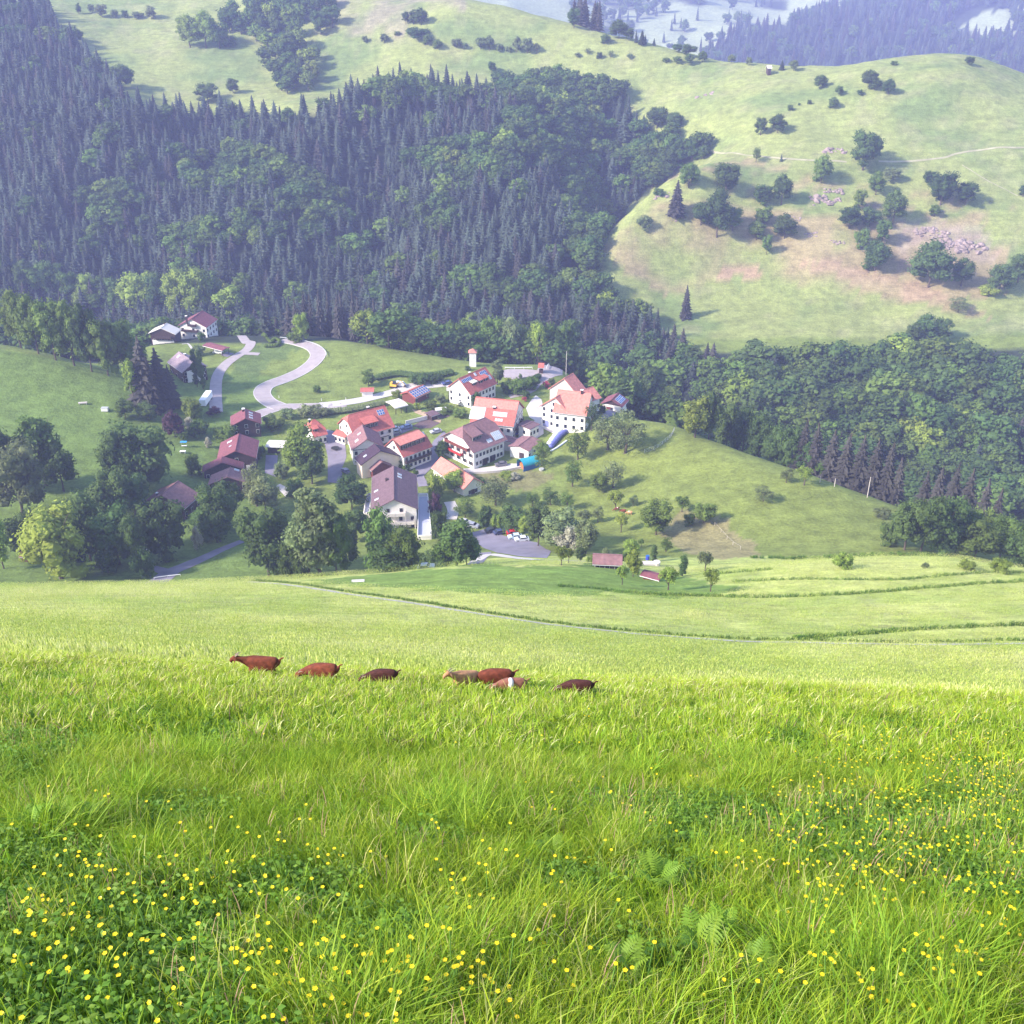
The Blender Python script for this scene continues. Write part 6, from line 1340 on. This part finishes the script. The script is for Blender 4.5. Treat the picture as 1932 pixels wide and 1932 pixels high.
def butter(seed, k=1.0):
    rd = random.Random(seed); b = MB(); h = 1.0; lx, ly = rd.uniform(-.10, .10), rd.uniform(-.10, .10)
    b.tube((0, 0, 0), (lx * .4, ly * .4, h * .5), .004, .0035, 4, 1, False); b.tube((lx * .4, ly * .4, h * .5), (lx, ly, h), .0035, .003, 4, 1, False)
    heads = [(lx, ly, h)] + ([(lx + .06, ly - .03, h * .93)] if rd.random() < .4 else [])
    for hx, hy, hz in heads:
        r = .0105 * k; tx, ty = rd.uniform(-.4, .4), rd.uniform(-.9, 0)
        for j in range(5):
            a = j * 1.2566 + rd.uniform(-.1, .1); c, s = math.cos(a), math.sin(a)
            P = [Vector((0, 0, 0)), Vector((c*r*.7 - s*r*.55, s*r*.7 + c*r*.55, r*.35)), Vector((c*r*1.1, s*r*1.1, r*.6)), Vector((c*r*.7 + s*r*.55, s*r*.7 - c*r*.55, r*.35))]
            M = Matrix.Rotation(-ty * .8, 3, 'X') @ Matrix.Rotation(tx, 3, 'Y'); b.add([M @ p + Vector((hx, hy, hz)) for p in P], [(0, 1, 2, 3)])
        b.blob((hx, hy, hz + r * .2), (r * .3, r * .3, r * .25), 0, 6, 4)
    return b.mesh('buttercup', [m_pet, m_stem])
BU = [butter(s) for s in range(5)] + [butter(s + 9, 1.25) for s in range(3)]
gr = np.random.default_rng(5); fl = []
G1 = [(110,1790,170,90,90),(330,1690,200,70,70),(560,1700,160,110,62),(560,1850,240,80,90),(860,1870,160,60,55),(280,1580,200,50,34),(1040,1690,90,70,24),(900,1700,60,50,18),(760,1880,150,50,46),(1050,1500,160,60,22),(1430,1630,60,30,14),(1560,1700,70,60,34),(1640,1880,80,40,22),(1560,1540,110,50,60),(1750,1500,170,100,150),(1800,1590,150,90,60),(1700,1420,220,50,90),(1860,1460,90,110,70),(1650,1640,160,60,40),(800,1560,200,60,16),(1200,1400,500,90,34),(1780,1800,120,70,26),(1350,1880,180,40,16),(30,1890,90,60,26),(1900,1700,60,80,20)]
for cx, cy, sx, sy, n in G1:
    for _ in range(int(n * (.42 if cx < 1200 else .85))):
        px = gr.normal(cx, sx * .8); py = gr.normal(cy, sy * .7)
        if -10 < px < 1942 and 1345 < py < 1945: fl.append((px, py))
P_ = []
for px, py in fl:
    p = hit(px, py + 28 * (py - 1200) / 400, 1.0); P_.append(p)
P_.sort(key=lambda p: p.length)
sm = []
for i, p in enumerate(P_):
    h = gr.uniform(.20, .34) if p.y < 12 else gr.uniform(.24, .36); k = int(gr.integers(0, 5)) if p.y < 9 else 5 + int(gr.integers(0, 3))
    if i < 300: o = link('buttercup', BU[k], None, p, gr.uniform(-.8, .8), (1, 1, h)); tag(o, 'yellow buttercup on a thin stem in the foreground meadow, one of hundreds', 'flower', 'buttercups in the foreground meadow')
    else: sm.append((p.x, p.y, p.z, h, k, gr.uniform(-.8, .8), 1.0))
if sm: instancer('distant_buttercups', sm, BU, 'small yellow buttercups scattered in the upper meadow')

# ------------------------------------------------------------------ a label for every placed tree and bush
LM = [(1630,250,'the largest lone tree on the right pasture'),(1060,780,'the big white house'),(925,855,'the inn'),(742,930,'the large brown-roofed house'),(690,795,'the wide-dormer house'),(775,840,'the full-dormer house'),(895,720,'the uppermost red-roofed house'),(945,775,'the two-tone long house'),(997,867,'the turquoise shelter'),(965,1015,'the car park'),
      (375,620,'the white farmhouse'),(315,640,'the dark chalet'),(345,695,'the mauve-roofed lane house'),(403,720,'the white trailer'),(575,690,'the serpentine road'),(440,845,'the upper timber houses'),(430,890,'the lowest timber house'),(320,935,'the old barn'),(470,790,'the skylight timber house'),(595,800,'the small red house'),(370,1050,'the lower drive'),(858,895,'the long salmon barn'),
      (1170,1060,'the garden hut'),(1240,1075,'the garden plot'),(1163,757,'the solar garage'),(1290,1000,'the brown earth slope'),(1170,965,'the three cows'),(1580,380,'the tall rock outcrop'),(1800,460,'the broad scree'),(1450,127,'the ridge hut'),(110,800,'the left meadow'),(60,1060,'the shaded red shed'),(884,665,'the white tower'),(1018,690,'the little red shelter'),(1460,950,'the hill crest'),(1800,1000,'the far right field edge'),(1040,240,'the forest top'),(700,80,'the high far pasture'),(250,100,'the high left pasture'),(1120,60,'the ridge spruce wood'),(650,190,'the wooded gully'),(1230,340,'the forest edge below the track'),(120,600,'the left hedge line'),(300,540,'the trees above the lane'),(1580,900,'the dark spruce row'),(1000,640,'the woods behind the square'),(630,1080,'the pale slab'),(790,725,'the solar shed')]
KD = {'round': 'round green tree', 'round_dark': 'dark green rounded tree', 'round_light': 'light green rounded tree', 'round_grey': 'grey-green rounded tree', 'tall': 'tall green tree', 'tall_dark': 'slim dark green tree', 'tall_light': 'tall light green tree', 'tall_grey': 'slender grey-green tree',
      'fruit': 'small orchard tree', 'fruit_light': 'little light green orchard tree', 'fruit_grey': 'grey-green orchard tree', 'loose': 'loose airy tree', 'loose_grey': 'wispy grey-green tree', 'loose_dark': 'airy dark tree', 'bush': 'green bush', 'bush_dark': 'dark green bush', 'bush_light': 'light green bush', 'bush_grey': 'grey-green bush',
      'spruce': 'dark pointed spruce', 'spruce_brown': 'brownish dark spruce', 'column': 'slim dark cypress', 'ball': 'clipped ball-shaped tree', 'blossom': 'whitish flowering bush', 'purple_bush': 'purple-leaved bush', 'red_bush': 'red flowering bush'}
groups = {}
for it in PLACED:
    o, px, pt, pb, w, k, h = it; cy = (pt + pb) / 2
    ds = sorted((math.hypot(px - a, (cy - b) * 1.3), a, b, n) for a, b, n in LM); d, a, b, n = ds[0]
    rel = ('beside' if d < 28 else ('left of' if px < a - abs(cy - b) * .8 else ('right of' if px > a + abs(cy - b) * .8 else ('above' if cy < b else 'below'))))
    groups.setdefault((KD[k], rel, n), []).append(it)
ORD = ['leftmost', 'second from left', 'third from left', 'fourth from left', 'fifth from left', 'sixth from left', 'seventh from left', 'eighth from left', 'ninth from left', 'tenth from left', 'eleventh from left', 'twelfth from left']
used = set()
for (kd, rel, n), L_ in groups.items():
    L_.sort(key=lambda t: t[1])
    for i, it in enumerate(L_):
        if len(L_) == 1: s = '%s %s %s' % (kd, rel, n)
        elif len(L_) == 2:
            big = L_[0][6] * L_[0][4] > L_[1][6] * L_[1][4]; s = '%s %s %s %s' % ('larger' if (i == 0) == big else 'smaller', kd, rel, n)
        else: s = '%s %s %s, %s' % (kd, rel, n, ORD[min(i, 11)])
        it[0]['label'] = s
        it[0]['group'] = 'trees and bushes around the valley'

# ------------------------------------------------------------------ haze over the whole valley
hz = MB(); hz.box((0, 1950, -290), (11000, 5000, 860))
# sits round everything: x +-5500, y -550..4450, z -720..140
m_haze = bpy.data.materials.new('haze'); m_haze.use_nodes = True
nt = m_haze.node_tree; nt.nodes.clear(); o_ = nt.nodes.new('ShaderNodeOutputMaterial'); vp = nt.nodes.new('ShaderNodeVolumePrincipled')
vp.inputs['Color'].default_value = (0.50, 0.53, 1.0, 1); vp.inputs['Density'].default_value = 0.00024; vp.inputs['Anisotropy'].default_value = 0.0
nt.links.new(vp.outputs[0], o_.inputs['Volume'])
haze = hz.build('haze', m_haze); tag(haze, kind='stuff')
